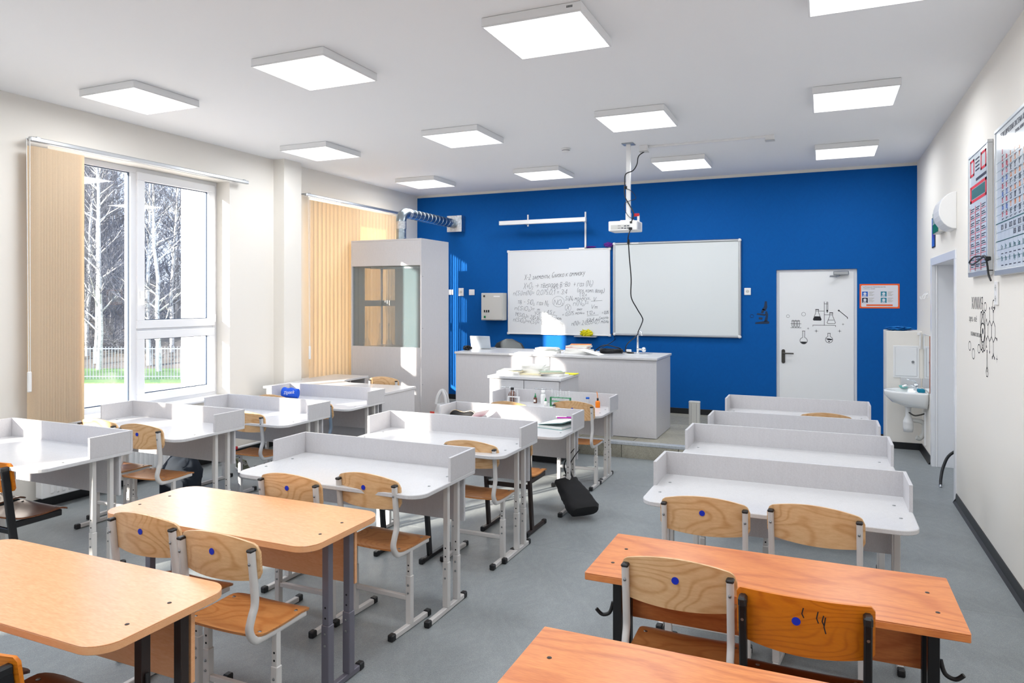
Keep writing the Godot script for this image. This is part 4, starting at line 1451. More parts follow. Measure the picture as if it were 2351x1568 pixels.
	cyl(st, Vector3(0, 0.373, zl + 0.05), Vector3(0, 0.373, zl + 0.14), r + 0.004, 24)
	obj("foil_tape", done(st), M.foil, d)
	sub("wall_plate", box_mesh(Vector3(0.01, 0.372, zl + 0.062), Vector3(0.25, 0.245, 0.12), 0.004), M.foil, d, "foil-wrapped square collar at the wall")

# ---------------------------------------------------------------- boards, wall things, projector
func build_boards() -> void:
	# written whiteboard
	var x0 := -4.212
	var x1 := -2.672
	var y0 := 1.172
	var y1 := 2.39
	var z := ZB + 0.025
	var w := thing("whiteboard", "whiteboard covered with handwritten chemistry formulas", "whiteboard", Vector3((x0 + x1) * 0.5, y0, ZB))
	var cx := (x0 + x1) * 0.5
	var hw := (x1 - x0) * 0.5
	var hh := y1 - y0
	obj("panel", span_mesh(Vector3(-hw + 0.008, 0.008, 0.004), Vector3(hw - 0.008, hh - 0.008, 0.02)), M.board, w)
	for e in [[-hw, 0.0, hw, 0.018], [-hw, hh - 0.018, hw, hh], [-hw, 0.018, -hw + 0.018, hh - 0.018], [hw - 0.018, 0.018, hw, hh - 0.018]]:
		obj("frame_bar", span_mesh(Vector3(e[0], e[1], 0.0), Vector3(e[2], e[3], 0.027), 0.003), M.plastic_white, w)
	for e in [[-hw, 0.0], [hw, 0.0], [-hw, hh], [hw, hh]]:
		obj("corner_cap", box_mesh(Vector3(e[0] * 0.992, e[1] + (0.012 if e[1] == 0.0 else -0.012), 0.015), Vector3(0.035, 0.035, 0.032), 0.005), M.plastic_white, w)
	obj("pen_tray", box_mesh(Vector3(hw - 0.34, -0.012, 0.06), Vector3(0.32, 0.012, 0.08), 0.003), M.aluminium, w)
	var xf := Transform3D(Basis.IDENTITY, Vector3(-hw, 0, 0.0202))
	var k := (x1 - x0) / 1590.0          # board pixels of the study crop to metres
	var lines := [
		["X-2 элементы, близко к аммиаку", 270, 855, 78, 0.07, 950], ["X+O_2 > твердое в-во", 255, 715, 88, 0.05, 740], ["+ газ (N_2)", 1040, 745, 82, 0.03, 300], ["4,5 г", 730, 710, 52, 0.03, 140],
		["(осн. комп. возд.)", 1100, 665, 62, -0.03, 410], ["n(Si):n(N)= 0,075:0,1 = 3:4", 90, 615, 68, 0.02, 860], ["1,12л", 1130, 600, 52, 0.0, 120], ["Si_3N_4 молекул.", 915, 535, 62, 0.02, 390],
		["тв - SiO_2, газ N_2", 160, 485, 72, -0.06, 500], ["NO_2", 740, 470, 72, 0.0, 150], ["n(N_2)=", 1040, 455, 72, 0.05, 240], ["V", 1340, 520, 62, 0.0, 50], ["Vm", 1310, 412, 56, 0.0, 100],
		["n(SiO_2)= m", 115, 385, 62, -0.05, 410], ["M", 440, 285, 55, 0.0, 85], ["= 4,5 г", 575, 330, 56, -0.05, 190], ["60 г/моль", 675, 240, 46, 0.0, 185], ["= 0,075 моль", 870, 290, 50, 0.13, 310],
		["азот", 1095, 385, 38, 0.0, 85], ["= 1,12л", 1180, 315, 50, 0.06, 195], ["= 0,05", 1470, 330, 40, 0.05, 100], ["22,4 л/моль", 1240, 205, 48, 0.18, 330],
		["M(SiO_2)= 28+16*2=60 г/моль", 125, 290, 58, -0.17, 760], ["n(SiO_2)=n(Si)= 0,075 моль", 90, 205, 60, -0.1, 800], ["n(N)= 2*0,05=0,1 моль", 1015, 150, 60, 0.09, 560],
	]
	for l in lines:
		var st := mb()
		hand(st, l[0], l[1] * k, l[2] * k * 0.95, l[3] * k, l[4], xf, 0.004, l[5] * k)
		obj("handwriting", done(st), M.marker_dark if l[2] > 800 else M.marker, w)
	var st := mb()
	for l in [[[430, 335], [540, 332]], [[650, 305], [790, 285]], [[1310, 498], [1475, 505]], [[1250, 285], [1420, 300]]]:
		ink(st, [Vector2(l[0][0], l[0][1]) * k, Vector2(l[1][0], l[1][1]) * k], 0.0035, xf, 0.0008)
	ink(st, ring_pts(Vector2(810, 490) * k, 0.09, 22, 0.075), 0.003, xf, 0.0008)
	ink(st, ring_pts(Vector2(960, 400) * k, 0.045, 18, 0.05), 0.003, xf, 0.0008)
	hand(st, "X", 935 * k, 370 * k, 70 * k, 0.0, xf)
	obj("handwriting", done(st), M.marker, w)
	# yellow cloth on the tray
	var yc := thing("dust_cloth", "crumpled yellow cloth on the whiteboard tray", "cloth", Vector3(-3.0, 1.166, ZB + 0.06))
	crumple(yc, M.yellow_cloth, 0.085, 0.085, 0.03, 71)
	# empty board
	x0 = -2.628
	x1 = -0.945
	y0 = 1.183
	y1 = 2.456
	hw = (x1 - x0) * 0.5
	hh = y1 - y0
	w = thing("projection_board", "large empty white board in a grey aluminium frame", "whiteboard", Vector3((x0 + x1) * 0.5, y0, ZB))
	obj("panel", span_mesh(Vector3(-hw + 0.01, 0.01, 0.006), Vector3(hw - 0.01, hh - 0.01, 0.03)), M.screen, w)
	for e in [[-hw + 0.03, 0.0, hw - 0.03, 0.032], [-hw + 0.03, hh - 0.032, hw - 0.03, hh], [-hw, 0.03, -hw + 0.032, hh - 0.03], [hw - 0.032, 0.03, hw, hh - 0.03]]:
		obj("frame_bar", span_mesh(Vector3(e[0], e[1], 0.0), Vector3(e[2], e[3], 0.045), 0.01), M.aluminium, w)
	for e in [[-1, 0], [1, 0], [-1, 1], [1, 1]]:
		sub("corner_cap", box_mesh(Vector3(e[0] * (hw - 0.018), 0.018 + e[1] * (hh - 0.036), 0.023), Vector3(0.042, 0.042, 0.052), 0.012), M.plastic_white, w, "white plastic corner")
	obj("maker_badge", box_mesh(Vector3(-hw + 0.31, hh - 0.016, 0.046), Vector3(0.1, 0.018, 0.003), 0.001), M.plastic_white, w)
	# purple ribbon bow tucked between the boards
	var pb := thing("ribbon_bow", "purple ribbon bow on the whiteboard's top corner", "bow", Vector3(-2.695, 2.4, ZB + 0.035))
	crumple(pb, M.purple, 0.06, 0.06, 0.03, 72)
	var pb2 := thing("ribbon_bow", "strip of purple ribbon along the whiteboard's top edge", "ribbon", Vector3(-2.95, 2.4, ZB + 0.02))
	crumple(pb2, M.purple, 0.07, 0.02, 0.015, 73)
	# board light
	var bl := thing("board_light", "long white lamp housing mounted above the whiteboard", "lamp", Vector3(-3.57, 2.765, ZB + 0.293))
	obj("housing", box_mesh(Vector3(0, 0, 0), Vector3(1.28, 0.058, 0.06), 0.004), M.plastic_white, bl)
	obj("end_cap", box_mesh(Vector3(-0.643, 0, 0), Vector3(0.008, 0.06, 0.064), 0.002), M.white_paint, bl)
	for xx in [-0.33, 0.54]:
		obj("arm", span_mesh(Vector3(xx - 0.01, -0.01, -0.289), Vector3(xx + 0.01, 0.03, -0.03), 0.002), M.plastic_white, bl)
		obj("wall_bracket", span_mesh(Vector3(xx - 0.012, -0.03, -0.29), Vector3(xx + 0.012, 0.14, -0.282), 0.001), M.plastic_white, bl)
	obj("conduit", span_mesh(Vector3(0.53, -0.38, -0.29), Vector3(0.555, -0.03, -0.272), 0.002), M.plastic_white, bl)
	obj("conduit", span_mesh(Vector3(0.3, -0.385, -0.29), Vector3(0.555, -0.36, -0.272), 0.002), M.plastic_white, bl)

# a crumpled ball of sheet material on its base
func crumple(parent: Node, m: Material, rx: float, ry: float, rz: float, sd: int, amp := 1.0) -> void:
	var n := noise(3.0, sd, 3)
	var rings := []
	for i in 15:
		var a := PI * i / 14.0
		var r := []
		for j in 22:
			var b := TAU * j / 22.0
			var d := Vector3(sin(a) * cos(b), cos(a), sin(a) * sin(b))
			var k := 1.0 + amp * (0.75 * n.get_noise_3dv(d * 0.9) + 0.25 * n.get_noise_3dv(d * 2.6))
			r.append(Vector3(d.x * rx * k, maxf(0.0, d.y * ry * 0.5 * k + ry * 0.5), d.z * rz * k))
		rings.append(r)
	var st := mb()
	loft(st, rings, false, amp < 0.5)
	obj("folds", done(st), m, parent)

func socket(called: String, label: String, xf: Transform3D, w: float, h: float, kind: int) -> void:
	var s := thing(called, label, "socket" if kind == 0 else "switch", xf.origin, 0.0)
	s.basis = xf.basis
	obj("plate", box_mesh(Vector3(0, 0, 0.006), Vector3(w, h, 0.012), 0.003), M.plastic_white, s)
	if kind == 0:
		var n := maxi(1, roundi(h / w))
		for k in n:
			var y := (k - (n - 1) * 0.5) * 0.07
			var st := mb()
			cyl(st, Vector3(0, y, 0.0118), Vector3(0, y, 0.0126), 0.021, 20)
			obj("well", done(st), M.plastic_grey, s)
			for e in [-0.0095, 0.0095]:
				st = mb()
				cyl(st, Vector3(e, y, 0.0124), Vector3(e, y, 0.0132), 0.0026, 8)
				obj("pin_hole", done(st), M.hole, s)
	else:
		obj("rocker", box_mesh(Vector3(0, 0, 0.013), Vector3(w * 0.62, h * 0.62, 0.006), 0.002), M.plastic_white, s)

func build_wall_things() -> void:
	socket("light_switch", "white wall switch on the blue wall, half hidden by the fume hood", on_back(-5.17, 1.787), 0.085, 0.08, 1)
	socket("wall_socket", "double white socket on the blue wall beside the fume hood", on_back(-4.993, 1.79), 0.085, 0.12, 0)
	socket("light_switch", "white wall switch on the blue wall beside the grey control box", on_back(-4.812, 1.785), 0.09, 0.085, 1)
	socket("wall_socket", "white socket on the blue wall between board and door", on_back(-0.868, 1.78), 0.08, 0.09, 0)
	socket("wall_socket", "white double socket on the cream wall under the lit periodic table", on_right(-5.35, 1.72), 0.08, 0.15, 0)
	# control box
	var b := thing("control_box", "grey electrical control box with three switches beside the whiteboard", "control box", Vector3(-4.41, 1.372, ZB))
	obj("case", span_mesh(Vector3(-0.175, 0.0, 0.0), Vector3(0.175, 0.4, 0.15), 0.006), M.plastic_grey, b)
	obj("cover", span_mesh(Vector3(-0.165, 0.01, 0.15), Vector3(0.165, 0.39, 0.158), 0.003), M.plastic_grey, b)
	for k in 3:
		obj("breaker", box_mesh(Vector3(-0.115 + 0.034 * k, 0.135, 0.161), Vector3(0.018, 0.034, 0.008), 0.002), M.plastic_black, b)
	sub("power_switch", box_mesh(Vector3(-0.11, 0.05, 0.162), Vector3(0.026, 0.03, 0.01), 0.002), M.green, b, "small green rocker switch")
	var st := mb()
	cyl(st, Vector3(-0.12, 0.355, 0.158), Vector3(-0.12, 0.355, 0.166), 0.014, 14)
	obj("lock", done(st), M.dark_steel, b)
	obj("type_plate", box_mesh(Vector3(0.08, 0.35, 0.1585), Vector3(0.1, 0.02, 0.001)), M.plastic_white, b)
	# microscope sticker on the blue wall
	st = mb()
	var xf := on_back(-0.69, 1.365)
	fill(st, [Vector2(-0.085, 0.0), Vector2(0.08, 0.005), Vector2(0.085, 0.03), Vector2(0.06, 0.045), Vector2(-0.03, 0.03), Vector2(-0.085, 0.02)], xf)
	fill(st, [Vector2(0.02, 0.03), Vector2(0.06, 0.04), Vector2(0.07, 0.12), Vector2(0.055, 0.17), Vector2(0.03, 0.15), Vector2(0.04, 0.1)], xf)
	fill(st, [Vector2(-0.07, 0.12), Vector2(0.03, 0.105), Vector2(0.045, 0.125), Vector2(-0.06, 0.14)], xf)
	fill(st, [Vector2(-0.02, 0.14), Vector2(0.012, 0.138), Vector2(0.03, 0.185), Vector2(0.0, 0.195)], xf)
	fill(st, [Vector2(-0.005, 0.185), Vector2(0.04, 0.165), Vector2(0.06, 0.215), Vector2(0.055, 0.29), Vector2(0.03, 0.29), Vector2(0.02, 0.22)], xf)
	fill(st, [Vector2(-0.045, 0.06), Vector2(0.0, 0.055), Vector2(0.005, 0.085), Vector2(-0.04, 0.09)], xf)
	ink(st, ring_pts(Vector2(-0.125, 0.1), 0.021, 18), 0.005, xf)
	var ms := thing("wall_sticker", "dark microscope sticker on the blue wall beside the white door", "sticker", Vector3.ZERO)
	obj("print", done(st), M.decal_blue, ms)
	# safety poster
	var po := thing("safety_poster", "orange-bordered safety rules poster beside the white door", "poster", Vector3(0.63, 1.718, ZB))
	obj("sheet", box_mesh(Vector3(0, 0, 0.002), Vector3(0.425, 0.292, 0.004)), M.orange, po)
	st = mb()
	slab(st, rrect(0.392, 0.258, 0.012, 4), 0.0, 0.001, Transform3D(Basis(Vector3.RIGHT, PI / 2), Vector3(0, 0, 0.004)))
	obj("field", done(st), M.poster_field, po)
	st = mb()
	print_text(st, "Требования безопасности", 0.0145, at(-0.185, 0.098, 0.0051))
	print_text(st, "к кабинету химии", 0.012, at(-0.185, 0.078, 0.0051))
	obj("lettering", st.commit(), M.ink_dark, po)
	var cells := [[-0.155, 0.025, M.ink_blue], [-0.155, -0.05, M.ink_dark], [0.045, 0.025, M.teal], [0.045, -0.05, M.teal]]
	for c in cells:
		obj("picture", box_mesh(Vector3(c[0], c[1], 0.0055), Vector3(0.062, 0.06, 0.001)), c[2], po)
		var q := mb()
		fill(q, ring_pts(Vector2(c[0], c[1] + 0.004), 0.017, 14).slice(0, 14), at(0, 0, 0.0062))
		fill(q, rect(c[0] - 0.022, c[1] - 0.026, c[0] + 0.016, c[1] - 0.016), at(0, 0, 0.0062))
		obj("picture_shape", done(q), M.decal_film, po)
		q = mb()
		for k in 5:
			fill(q, rect(c[0] + 0.042, c[1] + 0.024 - 0.011 * k, c[0] + 0.1 - 0.012 * (k % 3), c[1] + 0.028 - 0.011 * k), at(0, 0, 0.0055))
		obj("text_lines", done(q), M.tile[0], po)
	obj("warning_bar", box_mesh(Vector3(0, -0.108, 0.0055), Vector3(0.28, 0.018, 0.001)), M.orange, po)
	# smoke detector, ceiling sockets and raceway
	var sd := thing("smoke_detector", "small white smoke detector on the ceiling", "smoke detector", Vector3(-2.492, H, -7.114))
	st = mb()
	lathe(st, [Vector2(0.0, 0.0), Vector2(0.05, 0.0), Vector2(0.05, -0.014), Vector2(0.042, -0.016), Vector2(0.04, -0.032), Vector2(0.03, -0.042), Vector2(0.0, -0.044)], 22)
	obj("body", done(st), M.plastic_white, sd)
	st = mb()
	lathe(st, [Vector2(0.041, -0.02), Vector2(0.0425, -0.022), Vector2(0.041, -0.026)], 22, Transform3D.IDENTITY, false)
	obj("vent_ring", done(st), M.frame_grey, sd)
	var rw := thing("cable_raceway", "thin white cable raceway with two boxes on the ceiling", "raceway", Vector3(-1.09, H, -7.34))
	obj("channel", box_mesh(Vector3(0, -0.011, -0.005), Vector3(1.17, 0.022, 0.028), 0.002), M.plastic_white, rw)
	obj("outlet_box", box_mesh(Vector3(-0.61, -0.03, 0.02), Vector3(0.085, 0.06, 0.085), 0.004), M.plastic_white, rw)
	obj("outlet_plate", box_mesh(Vector3(-0.61, -0.062, 0.02), Vector3(0.09, 0.006, 0.09), 0.002), M.plastic_grey, rw)
	obj("outlet_box", box_mesh(Vector3(0.625, -0.022, -0.02), Vector3(0.085, 0.044, 0.085), 0.004), M.plastic_white, rw)
	obj("outlet_plate", box_mesh(Vector3(0.625, -0.046, -0.02), Vector3(0.09, 0.006, 0.09), 0.002), M.plastic_grey, rw)
	# projector
	var pr := thing("projector", "white projector hanging from a ceiling pole", "projector", Vector3(-1.86, 2.43, -7.17))
	st = mb()
	slab(st, rrect(0.3, 0.25, 0.02, 3), -0.05, 0.05, Transform3D.IDENTITY, 0.006)
	obj("body", done(st), M.plastic_white, pr)
	sub("port_panel", box_mesh(Vector3(-0.02, -0.012, 0.1255), Vector3(0.2, 0.045, 0.003), 0.001), M.plastic_grey, pr, "recessed connector panel")
	for e in [[-0.04, 0.006, 0.006], [-0.025, 0.006, 0.006], [-0.04, -0.018, 0.006], [-0.025, -0.018, 0.006], [0.0, -0.018, 0.02], [0.03, 0.002, 0.022], [0.03, -0.02, 0.022], [0.06, 0.002, 0.022], [0.06, -0.02, 0.022]]:
		obj("port", box_mesh(Vector3(e[0], e[1] - 0.006, 0.1275), Vector3(e[2], 0.009, 0.002), 0.0005), M.ink_dark, pr)
	obj("power_inlet", box_mesh(Vector3(0.09, 0.03, 0.1265), Vector3(0.024, 0.022, 0.003), 0.001), M.plastic_black, pr)
	for k in 9:
		obj("vent_slot", box_mesh(Vector3(0.1503, 0.03 - 0.008 * k, 0.02), Vector3(0.001, 0.004, 0.13)), M.frame_mid, pr)
	st = mb()
	cyl(st, Vector3(0.0, -0.005, -0.12), Vector3(0.0, -0.005, -0.14), 0.035, 18)
	obj("lens", done(st), M.plastic_black, pr)
	obj("mount_plate", box_mesh(Vector3(0.03, 0.058, 0.0), Vector3(0.14, 0.012, 0.12), 0.002), M.plastic_white, pr)
	st = mb()
	cbox(st, Vector3(0.036, 0.1, 0.016), Vector3(0.05, 0.08, 0.05), 0.004)
	cbox(st, Vector3(0.036, 0.48, 0.016), Vector3(0.042, 0.74, 0.042), 0.004)
	obj("pole", done(st), M.plastic_white, pr)
	obj("ceiling_plate", box_mesh(Vector3(0.036, 0.848, 0.016), Vector3(0.12, 0.01, 0.12), 0.002), M.steel, pr)
	sub("red_tag", box_mesh(Vector3(0.11, 0.12, -0.02), Vector3(0.06, 0.03, 0.03), 0.004), M.red, pr, "small red cap")
	obj("standoff", span_mesh(Vector3(0.12, 0.05, -0.04), Vector3(0.14, 0.12, -0.01), 0.002), M.plastic_white, pr)
	cord("projector_cable", "black cable dangling from the projector to the teacher's counter", [[-1.773, 2.384, -7.03], [-1.793, 2.31, -7.02], [-1.8, 2.263, -7.06], [-1.826, 2.119, -7.2], [-1.845, 1.897, -7.35], [-1.883, 1.709, -7.5], [-1.845, 1.581, -7.6], [-1.807, 1.485, -7.68], [-1.811, 1.436, -7.72], [-1.891, 1.314, -7.85], [-1.918, 1.271, -7.9], [-2.054, 1.164, -8.0], [-2.083, 1.075, -8.05], [-2.031, 1.055, -8.05], [-2.003, 1.058, -8.1], [-2.067, 1.058, -8.15], [-2.172, 1.06, -8.15]], 0.006, true)
	cord("projector_power_cable", "black power cord from the ceiling outlet to the projector", [[-1.7, 3.22, -7.32], [-1.735, 3.19, -7.29], [-1.747, 3.151, -7.25], [-1.748, 3.07, -7.2], [-1.777, 3.001, -7.15], [-1.843, 2.967, -7.12], [-1.852, 2.876, -7.11], [-1.85, 2.741, -7.11], [-1.806, 2.65, -7.115], [-1.755, 2.556, -7.1], [-1.762, 2.47, -7.04]], 0.0055, false)
	cord("coiled_wire", "loose loop of thin black wire around the projector pole", [[-1.85, 2.82, -7.13], [-1.80, 2.8, -7.12], [-1.76, 2.76, -7.13], [-1.745, 2.71, -7.14], [-1.8, 2.69, -7.12], [-1.85, 2.67, -7.12], [-1.86, 2.62, -7.13], [-1.84, 2.57, -7.12], [-1.8, 2.52, -7.11], [-1.75, 2.5, -7.1]], 0.003, false)

func cord(called: String, label: String, p: Array, r: float, ferrite: bool) -> void:
	var pts := []
	for e in p: pts.append(Vector3(e[0], e[1], e[2]) - Vector3(p[0][0], p[0][1], p[0][2]))
	var t := thing(called, label, "cable", Vector3(p[0][0], p[0][1], p[0][2]))
	var st := mb()
	tube(st, curve(pts, 5), circle(r, 7))
	obj("lead", done(st), M.cable, t)
	if ferrite:
		st = mb()
		cyl(st, pts[2] + Vector3(0, 0.025, 0), pts[2] - Vector3(0.002, 0.02, 0.005), 0.013, 12)
		obj("ferrite", done(st), M.cable, t)
	st = mb()
	cbox(st, pts[0] + Vector3(0, 0.012, -0.004), Vector3(0.034, 0.026, 0.02), 0.004)
	obj("plug", done(st), M.cable, t)

func build_right_wall() -> void:
	# narrow lit chart
	var x := XR
	var a := thing("wall_chart", "narrow framed chart with red table beside the periodic table", "chart", Vector3(XR, 1.842, -5.8))
	a.basis = Basis(Vector3(0, 0, 1), Vector3(0, 1, 0), Vector3(-1, 0, 0))
	chart_frame(a, 0.66, 0.885, 0.028)
	var st := mb()
	var xf := at(-0.33, 0.0, 0.0285)
	for e in [[0.05, 0.72, 0.2, 0.84], [0.42, 0.72, 0.6, 0.84]]:
		for s in [[e[0], e[1], e[2], e[1] + 0.018], [e[0], e[3] - 0.018, e[2], e[3]], [e[0], e[1], e[0] + 0.03, e[3]], [e[2] - 0.03, e[1], e[2], e[3]]]:
			fill(st, rect(s[0], s[1], s[2], s[3]), xf)
	fill(st, rect(0.05, 0.53, 0.61, 0.55), xf)
	fill(st, rect(0.05, 0.63, 0.61, 0.65), xf)
	fill(st, rect(0.05, 0.53, 0.1, 0.65), xf)
	fill(st, rect(0.57, 0.53, 0.61, 0.65), xf)
	for c in [0.05, 0.23, 0.42]:
		fill(st, rect(c, 0.04, c + 0.014, 0.5), xf)
	for k in 9:
		for c in [0.05, 0.23, 0.42]:
			fill(st, rect(c, 0.055 + 0.05 * k, c + 0.17, 0.058 + 0.05 * k), xf)
	obj("red_print", done(st), M.ink_red, a)
	st = mb()
	fill(st, rect(0.11, 0.555, 0.56, 0.625), xf)
	obj("grid_print", done(st), M.ink_teal, a)
	st = mb()
	for k in 9:
		for c in [0.075, 0.26, 0.45]:
			for q in 2:
				fill(st, rect(c, 0.066 + 0.05 * k + 0.014 * q, c + 0.1 + 0.03 * ((k + q) % 2), 0.072 + 0.05 * k + 0.014 * q), xf)
	for q in 4:
		fill(st, rect(0.24, 0.74 + 0.026 * q, 0.38, 0.75 + 0.026 * q), xf)
	fill(st, rect(0.26, 0.67, 0.6, 0.69), xf)
	obj("dark_print", done(st), M.ink_dark, a)
	# periodic table
	var b := thing("periodic_table", "large framed periodic table of elements on the cream wall", "chart", Vector3(XR, 1.828, -4.38))
	b.basis = a.basis
	chart_frame(b, 1.78, 0.905, 0.028)
	xf = at(-0.89, 0.0, 0.0287)
	st = mb()
	for k in 12:
		fill(st, rect(0.03, 0.1 + 0.0535 * k, 1.75, 0.1015 + 0.0535 * k), xf)
	for y in [0.205, 0.315]:
		fill(st, rect(0.03, y, 1.75, y + 0.005), xf)
	for k in 16:
		fill(st, rect(0.16 + 0.1 * k, 0.04, 0.1615 + 0.1 * k, 0.74), xf)
	obj("ruled_lines", done(st), M.ink_teal, b)
	st = mb()
	print_text(st, "ПЕРИОДИЧЕСКАЯ СИСТЕМА ХИМИЧЕСКИХ ЭЛЕМЕНТОВ Д.И. МЕНДЕЛЕЕВА", 0.03, xf * at(0.14, 0.815, 0), 0.95)
	print_text(st, "ГРУППЫ ЭЛЕМЕНТОВ", 0.018, xf * at(0.5, 0.78, 0), 1.0)
	obj("title", st.commit(), M.ink_dark, b)
	var rows := [["H", "", "", "", "", "", "", "He"], ["Li", "Be", "B", "C", "N", "O", "F", "Ne"], ["Na", "Mg", "Al", "Si", "P", "S", "Cl", "Ar"], ["K", "Ca", "Sc", "Ti", "V", "Cr", "Mn", "Fe"], ["Cu", "Zn", "Ga", "Ge", "As", "Se", "Br", "Kr"], ["Rb", "Sr", "Y", "Zr", "Nb", "Mo", "Tc", "Ru"], ["Ag", "Cd", "In", "Sn", "Sb", "Te", "I", "Xe"], ["Cs", "Ba", "La", "Hf", "Ta", "W", "Re", "Os"], ["Au", "Hg", "Tl", "Pb", "Bi", "Po", "At", "Rn"], ["Fr", "Ra", "Ac", "Rf", "Db", "Sg", "Bh", "Hs"]]
	var inks := {"red_symbols": M.ink_red, "orange_symbols": M.ink_orange, "dark_symbols": M.ink_dark, "blue_symbols": M.ink_blue, "teal_symbols": M.ink_teal}
	var sts := {}
	for k in inks: sts[k] = mb()
	var tiny := mb()
	for r in rows.size():
		for c in 8:
			var s: String = rows[r][c]
			if s == "": continue
			var which := "dark_symbols"
			if c < 2 and r in [0, 1, 2, 3, 5, 7, 9]: which = "red_symbols"
			elif r in [4, 6, 8] and c < 2: which = "blue_symbols"
			elif r in [0, 1, 2, 4, 6, 8]: which = "orange_symbols"
			var px := 0.17 + 0.1 * c
			var py := 0.722 - 0.042 * r - 0.005
			print_text(sts[which], s, 0.026, xf * at(px + 0.012, py, 0), 0.95, true)
			for q in 2:
				fill(tiny, rect(px + 0.01, py - 0.004 - 0.006 * q, px + 0.07 - 0.02 * q, py - 0.001 - 0.006 * q), xf)
	for c in 8:
		print_text(sts.dark_symbols, ["R2O", "RO", "R2O3", "RO2", "R2O5", "RO3", "R2O7", "RO4"][c], 0.028, xf * at(0.165 + 0.1 * c, 0.262, 0), 0.75, true)
	for c in 4:
		print_text(sts.dark_symbols, ["RH4", "RH3", "H2R", "HR"][c], 0.028, xf * at(0.465 + 0.1 * c, 0.216, 0), 0.75, true)
	var lan := ["Ce", "Pr", "Nd", "Pm", "Sm", "Eu", "Gd", "Tb", "Dy", "Ho", "Er", "Tm", "Yb", "Lu"]
	var act := ["Th", "Pa", "U", "Np", "Pu", "Am", "Cm", "Bk", "Cf", "Es", "Fm", "Md", "No", "Lr"]
	for c in 14:
		print_text(sts.teal_symbols, lan[c], 0.026, xf * at(0.165 + 0.1 * c, 0.145, 0), 0.9, true)
		print_text(sts.teal_symbols, act[c], 0.026, xf * at(0.165 + 0.1 * c, 0.075, 0), 0.9, true)
		fill(tiny, rect(0.165 + 0.1 * c, 0.125, 0.22 + 0.1 * c, 0.13), xf)
		fill(tiny, rect(0.165 + 0.1 * c, 0.055, 0.22 + 0.1 * c, 0.06), xf)
	for k in inks: obj(k, sts[k].commit(), inks[k], b)
	obj("small_print", done(tiny), M.ink_dark, b)
	# cable looped between the charts
	cord("chart_cord", "black power cord looped below the narrow chart", [[XR - 0.05, 1.93, -5.36], [XR - 0.05, 1.96, -5.5], [XR - 0.055, 1.975, -5.75], [XR - 0.055, 1.945, -5.95], [XR - 0.055, 1.925, -5.8], [XR - 0.055, 1.95, -5.55], [XR - 0.055, 1.96, -5.42], [XR - 0.05, 1.9, -5.38], [XR - 0.045, 1.84, -5.37], [XR - 0.04, 1.8, -5.33]], 0.006, false)
	# chemistry stickers
	var s1 := thing("wall_sticker", "dark wall lettering about chemistry with bubbles beside the doorway", "sticker", Vector3.ZERO)
	var sx := on_right(-6.3, 1.35)
	st = mb()
	print_text(st, "ХИМИЯ", 0.085, sx * at(0.1, 0.23, 0), 1.0)
	print_text(st, "здесь  всё", 0.04, sx * at(0.0, 0.155, 0), 1.15)
	print_text(st, "взаимосвязано", 0.035, sx * at(0.07, 0.05, 0), 1.15)
	obj("lettering", st.commit(), M.decal, s1)
	st = mb()
	for e in [[0.03, -0.02, 0.045], [0.17, -0.07, 0.05], [0.37, -0.02, 0.04], [0.58, 0.28, 0.038], [0.84, 0.3, 0.034]]:
		ink(st, ring_pts(Vector2(e[0], e[1]), e[2], 20, e[2] * 0.75), 0.007, sx)
	obj("bubbles", done(st), M.decal, s1)
	var s2 := thing("wall_sticker", "dark atom sticker with crossing orbits on the cream wall", "sticker", Vector3.ZERO)
	st = mb()
	var c0 := Vector2(0.5, 0.11)
	for k in 3:
		var pts := []
		for i in 33:
			var t := TAU * i / 32.0
			pts.append(c0 + Vector2(cos(t) * 0.062, sin(t) * 0.145).rotated([0.0, 0.75, -0.75][k] * 0.6))
		ink(st, pts, 0.009, sx)
	ink(st, ring_pts(c0 + Vector2(0.0, -0.01), 0.075, 24, 0.065), 0.009, sx)
	fill(st, ring_pts(c0, 0.022, 14).slice(0, 14), sx)
	obj("print", done(st), M.decal, s2)
	var s3 := thing("wall_sticker", "dark molecule sticker of joined hexagons on the cream wall", "sticker", Vector3.ZERO)
	st = mb()
	for e in [[0.72, 0.12], [0.83, 0.12]]:
		var pts := []
		for i in 7: pts.append(Vector2(e[0], e[1]) + Vector2(sin(TAU * i / 6.0) * 0.062, cos(TAU * i / 6.0) * 0.07))
		ink(st, pts, 0.008, sx)
	for e in [[0.72, 0.19, 0.72, 0.27], [0.83, 0.19, 0.83, 0.25], [0.83, 0.25, 0.79, 0.275], [0.83, 0.25, 0.87, 0.275], [0.72, 0.05, 0.72, -0.02], [0.83, 0.05, 0.83, -0.03], [0.83, -0.03, 0.8, -0.05], [0.83, -0.03, 0.86, -0.05], [0.66, 0.155, 0.62, 0.19], [0.66, 0.085, 0.62, 0.06], [0.62, 0.06, 0.62, 0.01], [0.89, 0.085, 0.93, 0.075]]:
		ink(st, [Vector2(e[0], e[1]), Vector2(e[2], e[3])], 0.008, sx)
		fill(st, ring_pts(Vector2(e[2], e[3]), 0.011, 10).slice(0, 10), sx)
	obj("print", done(st), M.decal, s3)
	var s4 := thing("wall_sticker", "dark test tube sticker below the molecule on the cream wall", "sticker", Vector3.ZERO)
	st = mb()
	ink(st, [Vector2(0.635, -0.02), Vector2(0.63, -0.12), Vector2(0.605, -0.16), Vector2(0.62, -0.19), Vector2(0.66, -0.19), Vector2(0.675, -0.16), Vector2(0.65, -0.12), Vector2(0.645, -0.02), Vector2(0.635, -0.02)], 0.007, sx)
	fill(st, rect(0.63, -0.03, 0.65, -0.01), sx)
	ink(st, ring_pts(Vector2(0.64, -0.145), 0.014, 12), 0.006, sx)
